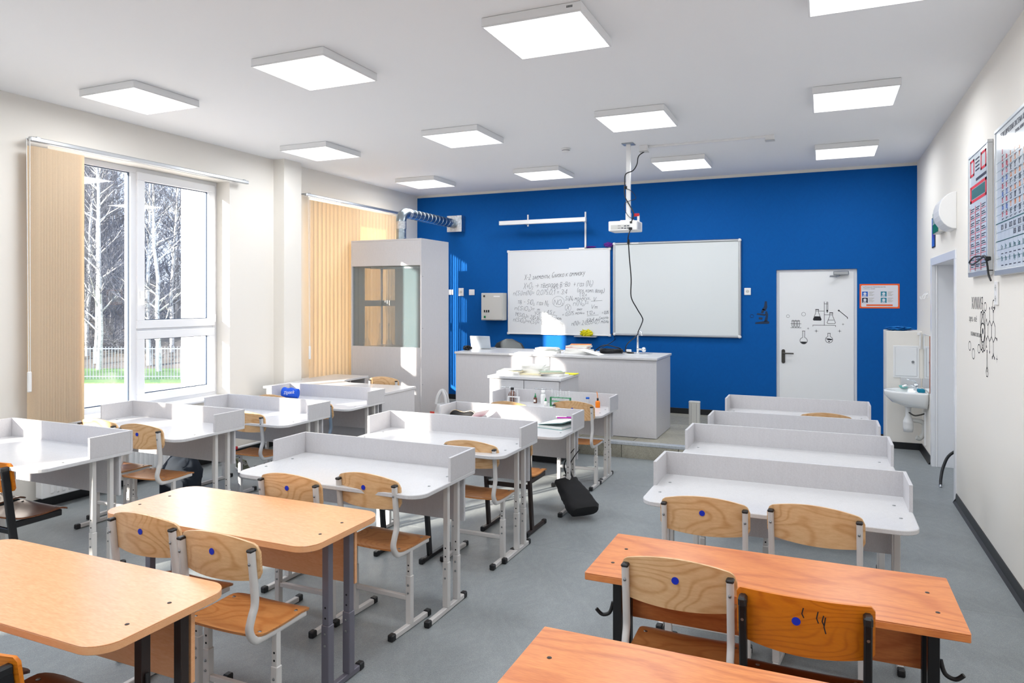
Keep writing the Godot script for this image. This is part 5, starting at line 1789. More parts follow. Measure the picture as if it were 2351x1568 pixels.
	fill(st, star(Vector2(0.93, -0.05), 0.03), sx)
	obj("print", done(st), M.decal, s4)
	# above the doorway: wall lamp, exit sign, small picture; hooks beside the frame
	var wl := thing("wall_lamp", "white curved emergency lamp above the doorway", "lamp", Vector3(XR, 2.42, -7.0))
	wl.basis = a.basis
	st = mb()
	var shell := []
	for i in 13:
		var t := PI * i / 12.0
		shell.append(Vector2(sin(t) * 0.13, cos(t) * 0.155))
	slab(st, shell, -0.17, 0.17, Transform3D(Basis(Vector3(0, 0, 1), Vector3(1, 0, 0), Vector3(0, 1, 0)), Vector3(0, 0, 0.0)), 0.004)
	obj("shade", done(st), M.plastic_white, wl)
	obj("wall_base", box_mesh(Vector3(0.0, -0.02, 0.012), Vector3(0.24, 0.2, 0.024), 0.003), M.plastic_grey, wl)
	var ex := thing("exit_sign", "green emergency exit sign above the doorway", "sign", Vector3(XR, 2.39, -7.55))
	ex.basis = a.basis
	obj("case", box_mesh(Vector3(0, 0, 0.03), Vector3(0.34, 0.2, 0.06), 0.005), M.plastic_grey, ex)
	obj("face", box_mesh(Vector3(0, 0, 0.062), Vector3(0.33, 0.19, 0.004), 0.001), M.exit_green, ex)
	st = mb()
	print_text(st, "ВЫХОД", 0.08, at(0.0, -0.04, 0.0641), 0.9, false, false)
	obj("lettering", st.commit(), M.decal_film, ex)
	var ar := thing("small_picture", "small blue and purple picture strip beside the exit sign", "picture", Vector3(XR, 2.345, -8.12))
	ar.basis = a.basis
	obj("sheet", box_mesh(Vector3(0, 0, 0.004), Vector3(0.2, 0.3, 0.008), 0.001), M.ink_dark, ar)
	obj("image", box_mesh(Vector3(0, 0, 0.0085), Vector3(0.18, 0.28, 0.001)), M.ink_blue, ar)
	st = mb()
	fill(st, [Vector2(-0.06, 0.08), Vector2(0.03, 0.1), Vector2(0.07, 0.0), Vector2(0.05, -0.08), Vector2(-0.03, -0.02)], at(0, 0, 0.0092))
	obj("image_figure", done(st), M.purple, ar)
	for k in 2:
		var hk := thing("coat_hook", "small white double hook beside the doorway frame", "hook", Vector3(XR, 1.72, -8.72 + 0.16 * k), 0.0, "white hooks beside the doorway")
		hk.basis = a.basis
		obj("plate", box_mesh(Vector3(0, 0.01, 0.003), Vector3(0.03, 0.075, 0.006), 0.002), M.plastic_white, hk)
		st = mb()
		tube(st, curve([Vector3(0, 0.02, 0.004), Vector3(0, 0.0, 0.025), Vector3(0, -0.03, 0.03), Vector3(0, -0.035, 0.05), Vector3(0, -0.01, 0.055)], 4), circle(0.006, 8))
		obj("prong", done(st), M.plastic_white, hk)
	# hose stub by the doorway
	var hs := thing("hose_end", "black hose with metal tip sticking out by the doorway", "hose", Vector3(0.955, 0.0, -7.4))
	st = mb()
	var hp := curve([Vector3(0.02, 0.014, 0.06), Vector3(0.03, 0.06, 0.0), Vector3(0.06, 0.16, -0.07), Vector3(0.12, 0.27, -0.1), Vector3(0.26, 0.35, -0.08), Vector3(0.42, 0.34, -0.04)], 5)
	tube(st, hp, circle(0.013, 10))
	obj("hose", done(st), M.cable, hs)
	st = mb()
	cyl(st, hp[0], hp[0] + (hp[0] - hp[1]).normalized() * 0.03, 0.0125, 10)
	sub("tip", done(st), M.steel, hs, "metal hose tip")

func chart_frame(p: Node, w: float, h: float, t: float) -> void:
	obj("panel", span_mesh(Vector3(-w * 0.5 + 0.004, 0.004, 0.0), Vector3(w * 0.5 - 0.004, h - 0.004, t)), M.chart_white, p)
	var f := 0.022
	for e in [[-w * 0.5, 0.0, w * 0.5, f + 0.012], [-w * 0.5, h - f, w * 0.5, h], [-w * 0.5, f, -w * 0.5 + f, h - f], [w * 0.5 - f, f, w * 0.5, h - f]]:
		obj("frame_bar", span_mesh(Vector3(e[0], e[1], 0.0), Vector3(e[2], e[3], t + 0.006), 0.003), M.aluminium, p)

func build_sink() -> void:
	var s := thing("washbasin", "white ceramic washbasin on the wall in the corner", "sink", Vector3(XR, 0.7, -8.7))
	var n := 28
	var rim := []
	var prof := [[1.0, 0.0, 0.0], [1.0, -0.018, 0.0], [0.97, -0.06, 0.0], [0.8, -0.13, 0.01], [0.55, -0.165, 0.03], [0.2, -0.175, 0.05], [0.001, -0.175, 0.06]]
	var st := mb()
	var rings := []
	for p in prof:
		var r := []
		for i in n:
			var a := PI * i / (n - 1.0)
			r.append(Vector3(-0.01 - sin(a) * 0.395 * p[0], p[1], cos(a) * 0.265 * (0.4 + 0.6 * p[0])))
		rings.append(r)
	loft(st, rings, false)
	# top rim and bowl
	var inner := []
	for p in [[1.0, 0.0], [0.9, 0.002], [0.84, -0.01], [0.7, -0.08], [0.4, -0.11], [0.05, -0.115]]:
		var r := []
		for i in n:
			var a := PI * i / (n - 1.0)
			var q: float = p[0]
			r.append(Vector3(-0.01 - (1.0 - q) * 0.16 - sin(a) * (0.395 - (1.0 - q) * 0.2) * lerpf(0.25, 1.0, q) , p[1], cos(a) * 0.265 * q))
		inner.append(r)
	loft(st, inner, false)
	span(st, Vector3(-0.02, -0.12, -0.2), Vector3(0.0, -0.0, 0.2))
	obj("bowl", done(st), M.ceramic, s)
	var t := thing("basin_tap", "chrome mixer tap on the washbasin", "tap", Vector3(0.93, 0.7, -8.72))
	st = mb()
	lathe(st, [Vector2(0, 0), Vector2(0.026, 0), Vector2(0.022, 0.05), Vector2(0.024, 0.07), Vector2(0, 0.075)], 16)
	obj("body", done(st), M.chrome, t)
	st = mb()
	tube(st, curve([Vector3(-0.01, 0.035, 0), Vector3(-0.08, 0.05, 0.0), Vector3(-0.13, 0.035, 0.0)], 4), circle(0.013, 10))
	obj("spout", done(st), M.chrome, t)
	st = mb()
	tube(st, [Vector3(0, 0.08, 0), Vector3(-0.02, 0.1, 0.01), Vector3(-0.1, 0.115, 0.01)], rrect(0.022, 0.012, 0.005, 2))
	obj("lever", done(st), M.chrome, t)
	# waste trap
	var w := thing("waste_trap", "white plastic bottle trap and ribbed pipe under the washbasin", "trap", Vector3(0.86, 0.0, -8.75))
	st = mb()
	lathe(st, [Vector2(0, 0.24), Vector2(0.045, 0.245), Vector2(0.052, 0.3), Vector2(0.05, 0.34), Vector2(0.052, 0.345), Vector2(0.05, 0.36), Vector2(0.036, 0.4), Vector2(0.028, 0.41), Vector2(0.028, 0.5), Vector2(0.034, 0.505), Vector2(0.034, 0.525), Vector2(0, 0.53)], 18)
	obj("bottle", done(st), M.plastic_white, w)
	st = mb()
	tube(st, curve([Vector3(0.04, 0.37, 0), Vector3(0.11, 0.365, 0.0), Vector3(0.15, 0.33, 0.0), Vector3(0.145, 0.24, 0.0), Vector3(0.11, 0.18, 0.0), Vector3(0.075, 0.19, 0.01)], 6), circle(0.024, 12))
	obj("ribbed_pipe", done(st), M.plastic_grey, w)
	st = mb()
	cyl(st, Vector3(0.155, 0.12, 0.06), Vector3(0.155, 0.48, 0.06), 0.013, 10)
	obj("supply_pipe", done(st), M.plastic_white, w)
	st = mb()
	tube(st, curve([Vector3(0.0, 0.46, 0.02), Vector3(0.05, 0.43, 0.04), Vector3(0.1, 0.44, 0.06), Vector3(0.155, 0.46, 0.06)], 5), circle(0.008, 8))
	sub("braided_hose", done(st), M.dark_steel, w, "braided metal hose")
	var sp := thing("sponge", "blue-green sponge on the washbasin rim", "sponge", Vector3(0.955, 0.702, -8.53))
	st = mb()
	slab(st, rrect(0.07, 0.1, 0.02, 4), 0.0, 0.035, Transform3D.IDENTITY, 0.006)
	obj("pad", done(st), M.sponge, sp)
	var so := thing("soap_dish", "pale green soap dish behind the basin tap", "dish", Vector3(0.83, 0.7, -8.9))
	st = mb()
	lathe(st, [Vector2(0, 0.0), Vector2(0.035, 0.0), Vector2(0.05, 0.025), Vector2(0.046, 0.026), Vector2(0.033, 0.006), Vector2(0, 0.006)], 18)
	obj("bowl", done(st), M.soap, so)
	# access hatch, backsplash, mirror, gloves
	var ah := thing("access_hatch", "white access hatch with round latch on the corner boxing", "hatch", Vector3(0.866, 0.98, -9.035))
	obj("frame", box_mesh(Vector3(0, 0, 0.004), Vector3(0.255, 0.36, 0.008), 0.002), M.white_paint, ah)
	obj("shadow_gap", box_mesh(Vector3(0, 0, 0.0078), Vector3(0.216, 0.322, 0.0012)), M.frame_mid, ah)
	obj("door", box_mesh(Vector3(0, 0, 0.009), Vector3(0.21, 0.316, 0.006), 0.002), M.white_paint, ah)
	st = mb()
	cyl(st, Vector3(0.066, 0, 0.012), Vector3(0.066, 0, 0.018), 0.015, 16)
	sub("latch", done(st), M.steel, ah, "round metal latch")
	var bs := thing("backsplash", "pale splash panel behind the washbasin", "panel", Vector3(0.91, 0.74, -9.035))
	obj("sheet", box_mesh(Vector3(0, 0, 0.004), Vector3(0.2, 0.12, 0.006), 0.001), M.lam, bs)
	var mi := thing("wall_mirror", "frameless mirror on the wall above the washbasin", "mirror", Vector3(XR, 0.7, -8.7))
	mi.basis = Basis(Vector3(0, 0, 1), Vector3(0, 1, 0), Vector3(-1, 0, 0))
	obj("glass", span_mesh(Vector3(-0.3, 0.01, 0.0), Vector3(0.305, 0.6, 0.006), 0.001), M.mirror, mi)
	sub("edge_strip", span_mesh(Vector3(0.305, 0.01, 0.0), Vector3(0.311, 0.6, 0.008), 0.001), M.copper, mi, "red-brown side edge")
	var gv := thing("rubber_gloves", "heap of blue rubber gloves on top of the corner boxing", "gloves", Vector3(0.8, 1.322, -9.22))
	crumple(gv, M.glove_blue, 0.13, 0.045, 0.1, 74)
	var tw := thing("door_stop", "thin white rod leaning above the mirror", "rod", Vector3(1.0, 1.13, -9.0))
	st = mb()
	cyl(st, Vector3(0, 0, 0), Vector3(0, 0.18, 0), 0.008, 8)
	cbox(st, Vector3(-0.012, 0.165, 0), Vector3(0.03, 0.03, 0.02), 0.005)
	obj("rod", done(st), M.plastic_white, tw)

# ---------------------------------------------------------------- small things
func paper_pile(called: String, label: String, p: Vector3, sheets: Array, group := "") -> void:
	# sheets: [w, d, thick, dx, dz, turn, material]
	var y := 0.0
	var k := 0
	for s in sheets:
		var t := thing(called, label % ["bottom", "second", "third", "fourth", "fifth", "sixth"][k] if "%s" in label else label, "papers", p + Vector3(s[3], y, s[4]), deg_to_rad(s[5]), group)
		var st := mb()
		cbox(st, Vector3(0, s[2] * 0.5, 0), Vector3(s[0], s[2], s[1]), 0.001)
		obj("block", done(st), s[6], t)
		if s.size() > 7:
			obj("cover", box_mesh(Vector3(0, s[2] + 0.0008, 0), Vector3(s[0] + 0.004, 0.0014, s[1] + 0.004)), s[7], t)
		y += s[2] + (0.0016 if s.size() > 7 else 0.0002)
		k += 1

func dropper(label: String, p: Vector3, body: Material, tip: Material, h := 0.075) -> void:
	var t := thing("dropper_bottle", label, "bottle", p, 0.0, "small reagent bottles on the desk")
	var st := mb()
	lathe(st, [Vector2(0, 0), Vector2(0.017, 0.0), Vector2(0.018, 0.004), Vector2(0.018, h * 0.62), Vector2(0.012, h * 0.75), Vector2(0.008, h * 0.8)], 16, Transform3D.IDENTITY, false)
	obj("bottle", done(st), body, t)
	st = mb()
	lathe(st, [Vector2(0, h * 0.78), Vector2(0.011, h * 0.78), Vector2(0.011, h * 0.92), Vector2(0.005, h), Vector2(0.004, h * 1.3), Vector2(0.0, h * 1.31)], 14)
	obj("cap", done(st), tip, t)
	obj("label_patch", box_mesh(Vector3(0, h * 0.33, 0.0175), Vector3(0.022, h * 0.32, 0.002), 0.0005), M.paper, t)

func test_tube(parent_label: String, p: Vector3, h: float, m: Material) -> void:
	var t := thing("test_tube", parent_label, "test tube", p, 0.0, parent_label)
	var st := mb()
	lathe(st, [Vector2(0, 0), Vector2(0.005, 0.002), Vector2(0.008, 0.009), Vector2(0.008, h), Vector2(0.0095, h + 0.001)], 12, Transform3D.IDENTITY, false)
	obj("glass", done(st), m, t)

func rack(called: String, label: String, p: Vector3, m: Material, w: float, h: float, n: int, mid := true) -> void:
	var t := thing(called, label, "rack", p)
	for s in [-1.0, 1.0]:
		obj("end_plate", box_mesh(Vector3(s * w * 0.5, h * 0.5, 0), Vector3(0.006, h, 0.04), 0.001), m, t)
	for y in ([0.004, h * 0.95] if not mid else [0.004, h * 0.55, h * 0.95]):
		# shelf drawn as two rails and bridges so that the tubes pass through
		var st := mb()
		cbox(st, Vector3(0, y, 0.016), Vector3(w, 0.005, 0.008), 0.001)
		cbox(st, Vector3(0, y, -0.016), Vector3(w, 0.005, 0.008), 0.001)
		for k in n + 1:
			cbox(st, Vector3(-w * 0.5 + w * k / n, y, 0), Vector3(w / n - 0.018, 0.005, 0.03), 0.001)
		obj("shelf", done(st), m, t)

func build_small() -> void:
	# --- first middle-row desk: glassware (top at 0.645)
	var y := 0.645
	var am := thing("reagent_bottle", "brown glass reagent bottle behind the white test tube rack", "bottle", Vector3(-2.845, y, -6.5))
	var st := mb()
	lathe(st, [Vector2(0, 0), Vector2(0.036, 0.0), Vector2(0.039, 0.005), Vector2(0.039, 0.085), Vector2(0.03, 0.108), Vector2(0.014, 0.116), Vector2(0.014, 0.13)], 20)
	obj("bottle", done(st), M.amber, am)
	st = mb()
	lathe(st, [Vector2(0, 0.128), Vector2(0.017, 0.128), Vector2(0.017, 0.15), Vector2(0, 0.151)], 16)
	obj("cap", done(st), M.cap, am)
	rack("tube_rack", "small white test tube rack before the brown bottle", Vector3(-2.79, y, -6.41), M.plastic_white, 0.11, 0.075, 4, false)
	for k in 4:
		test_tube("glass test tube standing in the small white rack", Vector3(-2.79 - 0.041 + 0.0275 * k, y + 0.004, -6.41), 0.135, M.flask)
	dropper("green-tipped dropper bottle with dark liquid and a label", Vector3(-2.62, y, -6.56), M.amber, M.green)
	dropper("green-tipped clear dropper bottle in front of the white bottle", Vector3(-2.46, y, -6.43), M.plastic_white, M.green, 0.06)
	var wb := thing("plastic_bottle", "tall white plastic bottle among the dropper bottles", "bottle", Vector3(-2.525, y, -6.53))
	st = mb()
	lathe(st, [Vector2(0, 0), Vector2(0.024, 0.0), Vector2(0.025, 0.004), Vector2(0.025, 0.085), Vector2(0.018, 0.1), Vector2(0.0, 0.1)], 16)
	obj("bottle", done(st), M.plastic_white, wb)
	st = mb()
	lathe(st, [Vector2(0, 0.1), Vector2(0.018, 0.1), Vector2(0.018, 0.135), Vector2(0, 0.137)], 16)
	obj("cap", done(st), M.plastic_white, wb)
	rack("tube_rack", "green test tube rack with upright tubes", Vector3(-2.31, y, -6.44), M.green, 0.2, 0.09, 7)
	for k in 7:
		test_tube("clear glass test tube standing in the green rack", Vector3(-2.31 - 0.0857 + 0.0286 * k, y + 0.007, -6.44), 0.14 if k % 3 else 0.155, M.flask)
	var sv := thing("specimen_vial", "clear vial with a blue screw cap on the desk", "vial", Vector3(-2.075, y, -6.56))
	st = mb()
	lathe(st, [Vector2(0, 0), Vector2(0.013, 0.0), Vector2(0.013, 0.075)], 14, Transform3D.IDENTITY, false)
	obj("tube", done(st), M.flask, sv)
	st = mb()
	lathe(st, [Vector2(0, 0.072), Vector2(0.0175, 0.072), Vector2(0.0175, 0.088), Vector2(0, 0.089)], 16)
	obj("cap", done(st), M.ink_blue, sv)
	var ob := thing("indicator_bottle", "orange indicator bottle with black cap and pipette", "bottle", Vector3(-1.965, y, -6.53))
	st = mb()
	lathe(st, [Vector2(0, 0), Vector2(0.022, 0.0), Vector2(0.023, 0.004), Vector2(0.023, 0.05), Vector2(0.018, 0.062), Vector2(0.009, 0.066)], 16)
	obj("bottle", done(st), M.amber_orange, ob)
	st = mb()
	lathe(st, [Vector2(0, 0.064), Vector2(0.01, 0.064), Vector2(0.009, 0.09), Vector2(0, 0.09)], 12)
	obj("cap", done(st), M.cap, ob)
	st = mb()
	tube(st, [Vector3(0, 0.09, 0), Vector3(-0.004, 0.13, 0), Vector3(-0.01, 0.15, 0)], circle(0.004, 8))
	sub("pipette", done(st), M.ink_orange, ob, "amber pipette bulb")
	# --- second middle-row desk
	y = 0.648
	var pc := thing("pencil_case", "black soft pencil case with gold zip on the white desk", "pencil case", Vector3(-2.845, y, -5.44), deg_to_rad(6))
	st = mb()
	var rings := []
	for i in 15:
		var t := i / 14.0
		var r := 0.034 * sqrt(maxf(0.03, 1 - pow(absf(t * 2 - 1), 4.0))) * (1.0 + 0.14 * sin(t * 9.0))
		var ring := []
		for j in 14:
			var a := TAU * j / 14.0
			ring.append(Vector3(-0.13 + 0.26 * t, maxf(0.0, r + sin(a) * r * 1.05), cos(a) * r * 1.25))
		rings.append(ring)
	loft(st, rings)
	obj("body", done(st), M.cloth_black, pc)
	st = mb()
	var zp := []
	for i in 14:
		var t := i / 13.0
		var r := 0.034 * sqrt(maxf(0.03, 1 - pow(absf((0.04 + 0.92 * t) * 2 - 1), 4.0))) * (1.0 + 0.14 * sin((0.04 + 0.92 * t) * 9.0))
		zp.append(Vector3(-0.13 + 0.26 * (0.04 + 0.92 * t), r * 2.02, 0.012))
	tube(st, zp, circle(0.003, 6))
	sub("zip", done(st), M.gold, pc, "pale gold zip")
	var ph := thing("phone", "rose-gold phone lying before the black pencil case", "phone", Vector3(-2.905, y, -5.36), deg_to_rad(-8))
	st = mb()
	slab(st, rrect(0.072, 0.145, 0.01, 4), 0.0, 0.008, Transform3D(Basis(Vector3.UP, PI / 2), Vector3.ZERO), 0.002)
	obj("case", done(st), M.gold, ph)
	st = mb()
	slab(st, rrect(0.066, 0.138, 0.008, 4), 0.008, 0.0086, Transform3D(Basis(Vector3.UP, PI / 2), Vector3.ZERO))
	obj("screen", done(st), M.plastic_black, ph)
	var nb := thing("notebook", "pink notebook with a lifted page beside the pencil case", "notebook", Vector3(-2.675, y, -5.4), deg_to_rad(-14))
	obj("block", box_mesh(Vector3(0, 0.004, 0), Vector3(0.16, 0.008, 0.2), 0.001), M.paper, nb)
	obj("cover", box_mesh(Vector3(0, 0.009, 0), Vector3(0.164, 0.0015, 0.204)), M.pink, nb)
	var f := []
	var b := []
	for i in 7:
		var t := i / 6.0
		var p := Vector3(-0.08 + 0.12 * t, 0.0105 + 0.075 * t * t, 0)
		f.append([p + Vector3(0, 0, 0.1), p + Vector3(0, 0, 0), p + Vector3(0, 0, -0.1)])
		b.append([p + Vector3(0, 0.0008, 0.1), p + Vector3(0, 0.0008, 0), p + Vector3(0, 0.0008, -0.1)])
	st = mb()
	plate(st, f, b)
	obj("page", done(st), M.paper, nb)
	var bi := thing("file_folder", "clear document folder stuffed with papers at the desk end", "folder", Vector3(-1.96, y, -5.42), deg_to_rad(-12))
	obj("lower_cover", box_mesh(Vector3(0, 0.001, 0), Vector3(0.24, 0.002, 0.3), 0.0005), M.folder, bi)
	obj("papers", box_mesh(Vector3(0.005, 0.012, 0), Vector3(0.22, 0.02, 0.28), 0.002), M.paper, bi)
	st = mb()
	cbox(st, Vector3(0, 0.0, 0), Vector3(0.25, 0.002, 0.3), 0.0005, Transform3D(Basis(Vector3.BACK, 0.12), Vector3(0, 0.04, 0)))
	obj("upper_cover", done(st), M.folder, bi)
	st = mb()
	cbox(st, Vector3(0, 0.0, 0), Vector3(0.23, 0.0015, 0.28), 0.0003, Transform3D(Basis(Vector3.BACK, 0.14), Vector3(0.005, 0.044, 0)))
	obj("loose_sheet", done(st), M.paper, bi)
	for k in 2:
		var pen := thing("marker_pen", "%s marker pen lying on the document folder" % ["purple", "magenta"][k], "pen", Vector3(-1.95 + 0.02 * k, y + 0.063, -5.5 + 0.025 * k), deg_to_rad(8.0 + 14.0 * k), "marker pens on the folder")
		st = mb()
		cyl(st, Vector3(-0.06, 0, 0), Vector3(0.06, 0, 0), 0.006, 10)
		obj("barrel", done(st), M.paper if k == 0 else M.magenta, pen)
		st = mb()
		cyl(st, Vector3(0.03, 0, 0), Vector3(0.066, 0, 0), 0.0068, 10)
		obj("cap", done(st), M.magenta if k == 1 else M.purple, pen)
	# --- first window-row desk: blue pencil case and paper
	y = 0.667
	var bp := thing("pencil_case", "bright blue soft pencil case with white script on the window desk", "pencil case", Vector3(-5.02, y, -5.76), deg_to_rad(-6))
	st = mb()
	rings = []
	for i in 13:
		var t := i / 12.0
		var e := sqrt(maxf(0.25, 1 - pow(absf(t * 2 - 1), 6.0)))
		var ring := []
		for j in 16:
			var a := TAU * j / 16.0
			ring.append(Vector3(-0.115 + 0.23 * t + sin(a) * 0.004, (0.05 + sin(a) * 0.05) * (0.85 + 0.15 * e) + 0.006 * sin(t * 14.0) * (0.5 + 0.5 * sin(a)), cos(a) * 0.04 * e))
		rings.append(ring)
	loft(st, rings)
	obj("body", done(st), M.pencil_blue, bp)
	st = mb()
	print_text(st, "Zipnek", 0.03, Transform3D(Basis(Vector3(1, 0.12, 0), Vector3(0.25, 1, 0), Vector3(0, 0, 1)), Vector3(-0.055, 0.025, 0.0395)), 1.1, true)
	obj("lettering", st.commit(), M.paper, bp)
	paper_pile("loose_paper", "loose white sheet on the window-row desk with blue pencil case", Vector3(-5.1, y, -5.55), [[0.21, 0.15, 0.002, 0, 0, 12, M.paper]])
	# --- teacher's counter (top at 1.045)
	y = 1.045
	var lp := thing("laptop", "silver laptop with its lid up on the teacher's counter", "laptop", Vector3(-3.985, y, -8.12), deg_to_rad(4))
	obj("base", box_mesh(Vector3(0, 0.008, -0.09), Vector3(0.27, 0.014, 0.19), 0.004), M.aluminium, lp)
	st = mb()
	cbox(st, Vector3(0, 0.08, 0), Vector3(0.27, 0.165, 0.008), 0.003, Transform3D(Basis(Vector3.RIGHT, 0.28), Vector3(0, 0.012, 0.01)))
	obj("lid", done(st), M.lid, lp)
	crumple_at("small_camera", "small black camera-like gadget beside the laptop", "camera", Vector3(-4.05, y, -7.86), M.plastic_black, 0.05, 0.055, 0.04, 81)
	paper_pile("loose_paper", "flat white sheets lying on the teacher's counter beside the office chair", Vector3(-3.2, y, -7.8), [[0.3, 0.21, 0.004, 0, 0, 8, M.paper]])
	paper_pile("paper_stack", "%s layer of the low exercise-book stack on the teacher's counter", Vector3(-2.99, y, -7.92), [[0.27, 0.22, 0.018, 0.0, 0.03, 6, M.paper], [0.28, 0.22, 0.012, 0, 0, -8, M.paper, M.paper_grey], [0.26, 0.2, 0.016, -0.01, 0, 10, M.paper], [0.24, 0.2, 0.01, -0.02, 0, 3, M.paper]], "exercise books on the teacher's counter")
	paper_pile("paper_stack", "%s layer of the tall book stack on the teacher's counter", Vector3(-2.64, y, -8.0), [[0.28, 0.22, 0.02, 0, 0.05, 5, M.paper], [0.28, 0.2, 0.024, 0.02, 0.03, -6, M.paper], [0.27, 0.2, 0.02, 0.0, 0.02, 9, M.paper, M.ink_red_soft], [0.26, 0.2, 0.02, 0.01, 0.02, -3, M.paper, M.paper_cream], [0.24, 0.19, 0.014, 0.03, 0.01, 14, M.paper, M.ink_orange]], "books on the teacher's counter")
	var lf := thing("loose_paper", "white sheet sliding off the tall book stack", "papers", Vector3(-2.42, y, -7.78), deg_to_rad(-5))
	st = mb()
	cbox(st, Vector3.ZERO, Vector3(0.26, 0.004, 0.19), 0.001, Transform3D(Basis(Vector3.BACK, -0.24), Vector3(0, 0.032, 0)))
	obj("sheet", done(st), M.paper, lf)
	# coil of cable
	var cc := thing("cable_coil", "coiled black cable lying on the teacher's counter", "cable", Vector3(-2.27, y, -8.1))
	st = mb()
	var pts := []
	for i in 9 * 18:
		var a := TAU * i / 18.0
		var k := i / 18
		pts.append(Vector3(cos(a) * (0.125 + 0.012 * sin(k * 2.1)), 0.008 + 0.0045 * k + 0.004 * sin(a * 2 + k), sin(a) * (0.1 + 0.012 * cos(k * 1.7))))
	pts.append_array(curve([pts[pts.size() - 1], Vector3(0.1, 0.07, 0.06), Vector3(-0.05, 0.1, 0.1), Vector3(-0.15, 0.05, 0.08), Vector3(-0.2, 0.012, 0.02)], 5).slice(1))
	tube(st, pts, circle(0.0065, 6))
	obj("coil", done(st), M.cable, cc)
	cord("counter_cable", "thin cable hanging from the board frame to the counter", [[-2.62, 1.19, ZB + 0.04], [-2.6, 1.12, ZB + 0.06], [-2.55, 1.06, -8.6], [-2.45, 1.056, -8.3], [-2.38, 1.056, -8.18]], 0.005, false)
	obj_thing("power_adapter", "small white plug adapter beside the cable coil", "adapter", Vector3(-2.1, y, -8.25), box_mesh(Vector3(0, 0.02, 0), Vector3(0.06, 0.04, 0.04), 0.006), M.plastic_white)
	# --- cabinet papers (top at 0.876)
	y = 0.8765
	paper_pile("paper_stack", "%s layer of the book pile at the cabinet's window-side end", Vector3(-3.08, y, -7.0), [[0.26, 0.2, 0.018, 0, 0, 4, M.paper], [0.26, 0.2, 0.014, 0.01, 0, -5, M.paper], [0.25, 0.19, 0.012, 0.02, 0.01, 9, M.paper_cream, M.paper_grey], [0.2, 0.15, 0.005, 0.02, 0, 18, M.paper]], "books on the white cabinet")
	paper_pile("paper_stack", "%s layer of the tall paper heap amid the cabinet top", Vector3(-2.86, y, -7.1), [[0.3, 0.22, 0.014, 0, 0.06, 3, M.paper_cream], [0.28, 0.21, 0.022, 0.02, 0, -7, M.paper], [0.27, 0.2, 0.024, 0.03, 0, 5, M.paper], [0.26, 0.2, 0.022, 0.02, 0, -4, M.paper], [0.24, 0.19, 0.014, 0.01, 0, 12, M.paper]], "books on the white cabinet")
	paper_pile("paper_stack", "%s layer of the low book pile at the cabinet's door-side end", Vector3(-2.6, y, -7.03), [[0.26, 0.2, 0.014, 0, 0, -12, M.paper], [0.25, 0.19, 0.012, -0.01, 0.0, 15, M.paper, M.paper_grey], [0.24, 0.18, 0.012, -0.02, 0.02, 30, M.paper_cream, M.green_grey]], "books on the white cabinet")
	obj_thing("booklet", "yellow-green booklet at the cabinet edge", "booklet", Vector3(-2.475, y, -7.2), box_mesh(Vector3(0, 0.005, 0), Vector3(0.16, 0.01, 0.12), 0.002), M.paper_yellow)
	# --- on the floor
	var bag := thing("cloth_bag", "black soft bag leaning on the second middle-row desk leg", "bag", Vector3(-1.74, 0.0, -5.22), deg_to_rad(-12))
	st = mb()
	f = []
	rings = []
	var n := noise(2.2, 91, 2)
	for i in 13:
		var t := i / 12.0
		var c := Vector3(-0.16 + 0.27 * t, 0.235 - 0.165 * t, -0.1 + 0.16 * t)
		var ry := lerpf(0.03, 0.062, smoothstep(0.0, 0.5, t))
		var rz := lerpf(0.1, 0.125, t)
		if i == 12:
			ry *= 0.82
			rz *= 0.9
		var ring := []
		for j in 20:
			var a := TAU * j / 20.0
			var q := 1.0 + 0.12 * n.get_noise_3d(cos(a), sin(a), t * 2.0)
			var sc := pow(absf(cos(a)), 0.5) * signf(cos(a))
			var ss := pow(absf(sin(a)), 0.6) * signf(sin(a))
			var v := c + Vector3(0.45, 0.8, 0.3) * ss * ry * q + Vector3(-0.5, 0, 0.86) * sc * rz * q
			ring.append(Vector3(v.x, maxf(0.002, v.y), v.z))
		rings.append(ring)
	loft(st, rings)
	obj("body", done(st), M.cloth_black, bag)
	for o in [0.0, 0.05]:
		st = mb()
		tube(st, curve([Vector3(-0.15 + o, 0.2, -0.16), Vector3(-0.2 + o, 0.27, -0.17), Vector3(-0.21 + o, 0.34, -0.16), Vector3(-0.16 + o, 0.42, -0.15), Vector3(-0.11 + o, 0.48, -0.14)], 5), rrect(0.032, 0.005, 0.002, 1), true, [], false, Vector3(0.3, 0, 1))
		obj("strap", done(st), M.cloth_black, bag)
	var bp2 := thing("backpack", "dark backpack on the floor under the third window-row desk", "backpack", Vector3(-4.9, 0.0, -4.3), deg_to_rad(20))
	crumple(bp2, M.bag_blue, 0.17, 0.4, 0.13, 92, 0.25)
	st = mb()
	slab(st, rrect(0.22, 0.16, 0.04, 4), 0.0, 0.05, Transform3D(Basis(Vector3.RIGHT, PI / 2), Vector3(0, 0.14, 0.1)), 0.015)
	obj("front_pocket", done(st), M.bag_blue, bp2)
	st = mb()
	tube(st, curve([Vector3(-0.03, 0.38, -0.02), Vector3(-0.02, 0.43, -0.02), Vector3(0.02, 0.43, -0.02), Vector3(0.03, 0.38, -0.02)], 4), circle(0.01, 8))
	obj("carry_loop", done(st), M.bag_blue, bp2)
	var sh := thing("sneaker", "white and olive shoe on the floor under the second window-row desk", "shoe", Vector3(-5.2, 0.0, -5.3), deg_to_rad(70))
	shoe(sh)
	var pbag := thing("plastic_bag", "white carrier bag with red print beside the fume hood", "bag", Vector3(-4.22, 0.166, -7.52))
	st = mb()
	rings = []
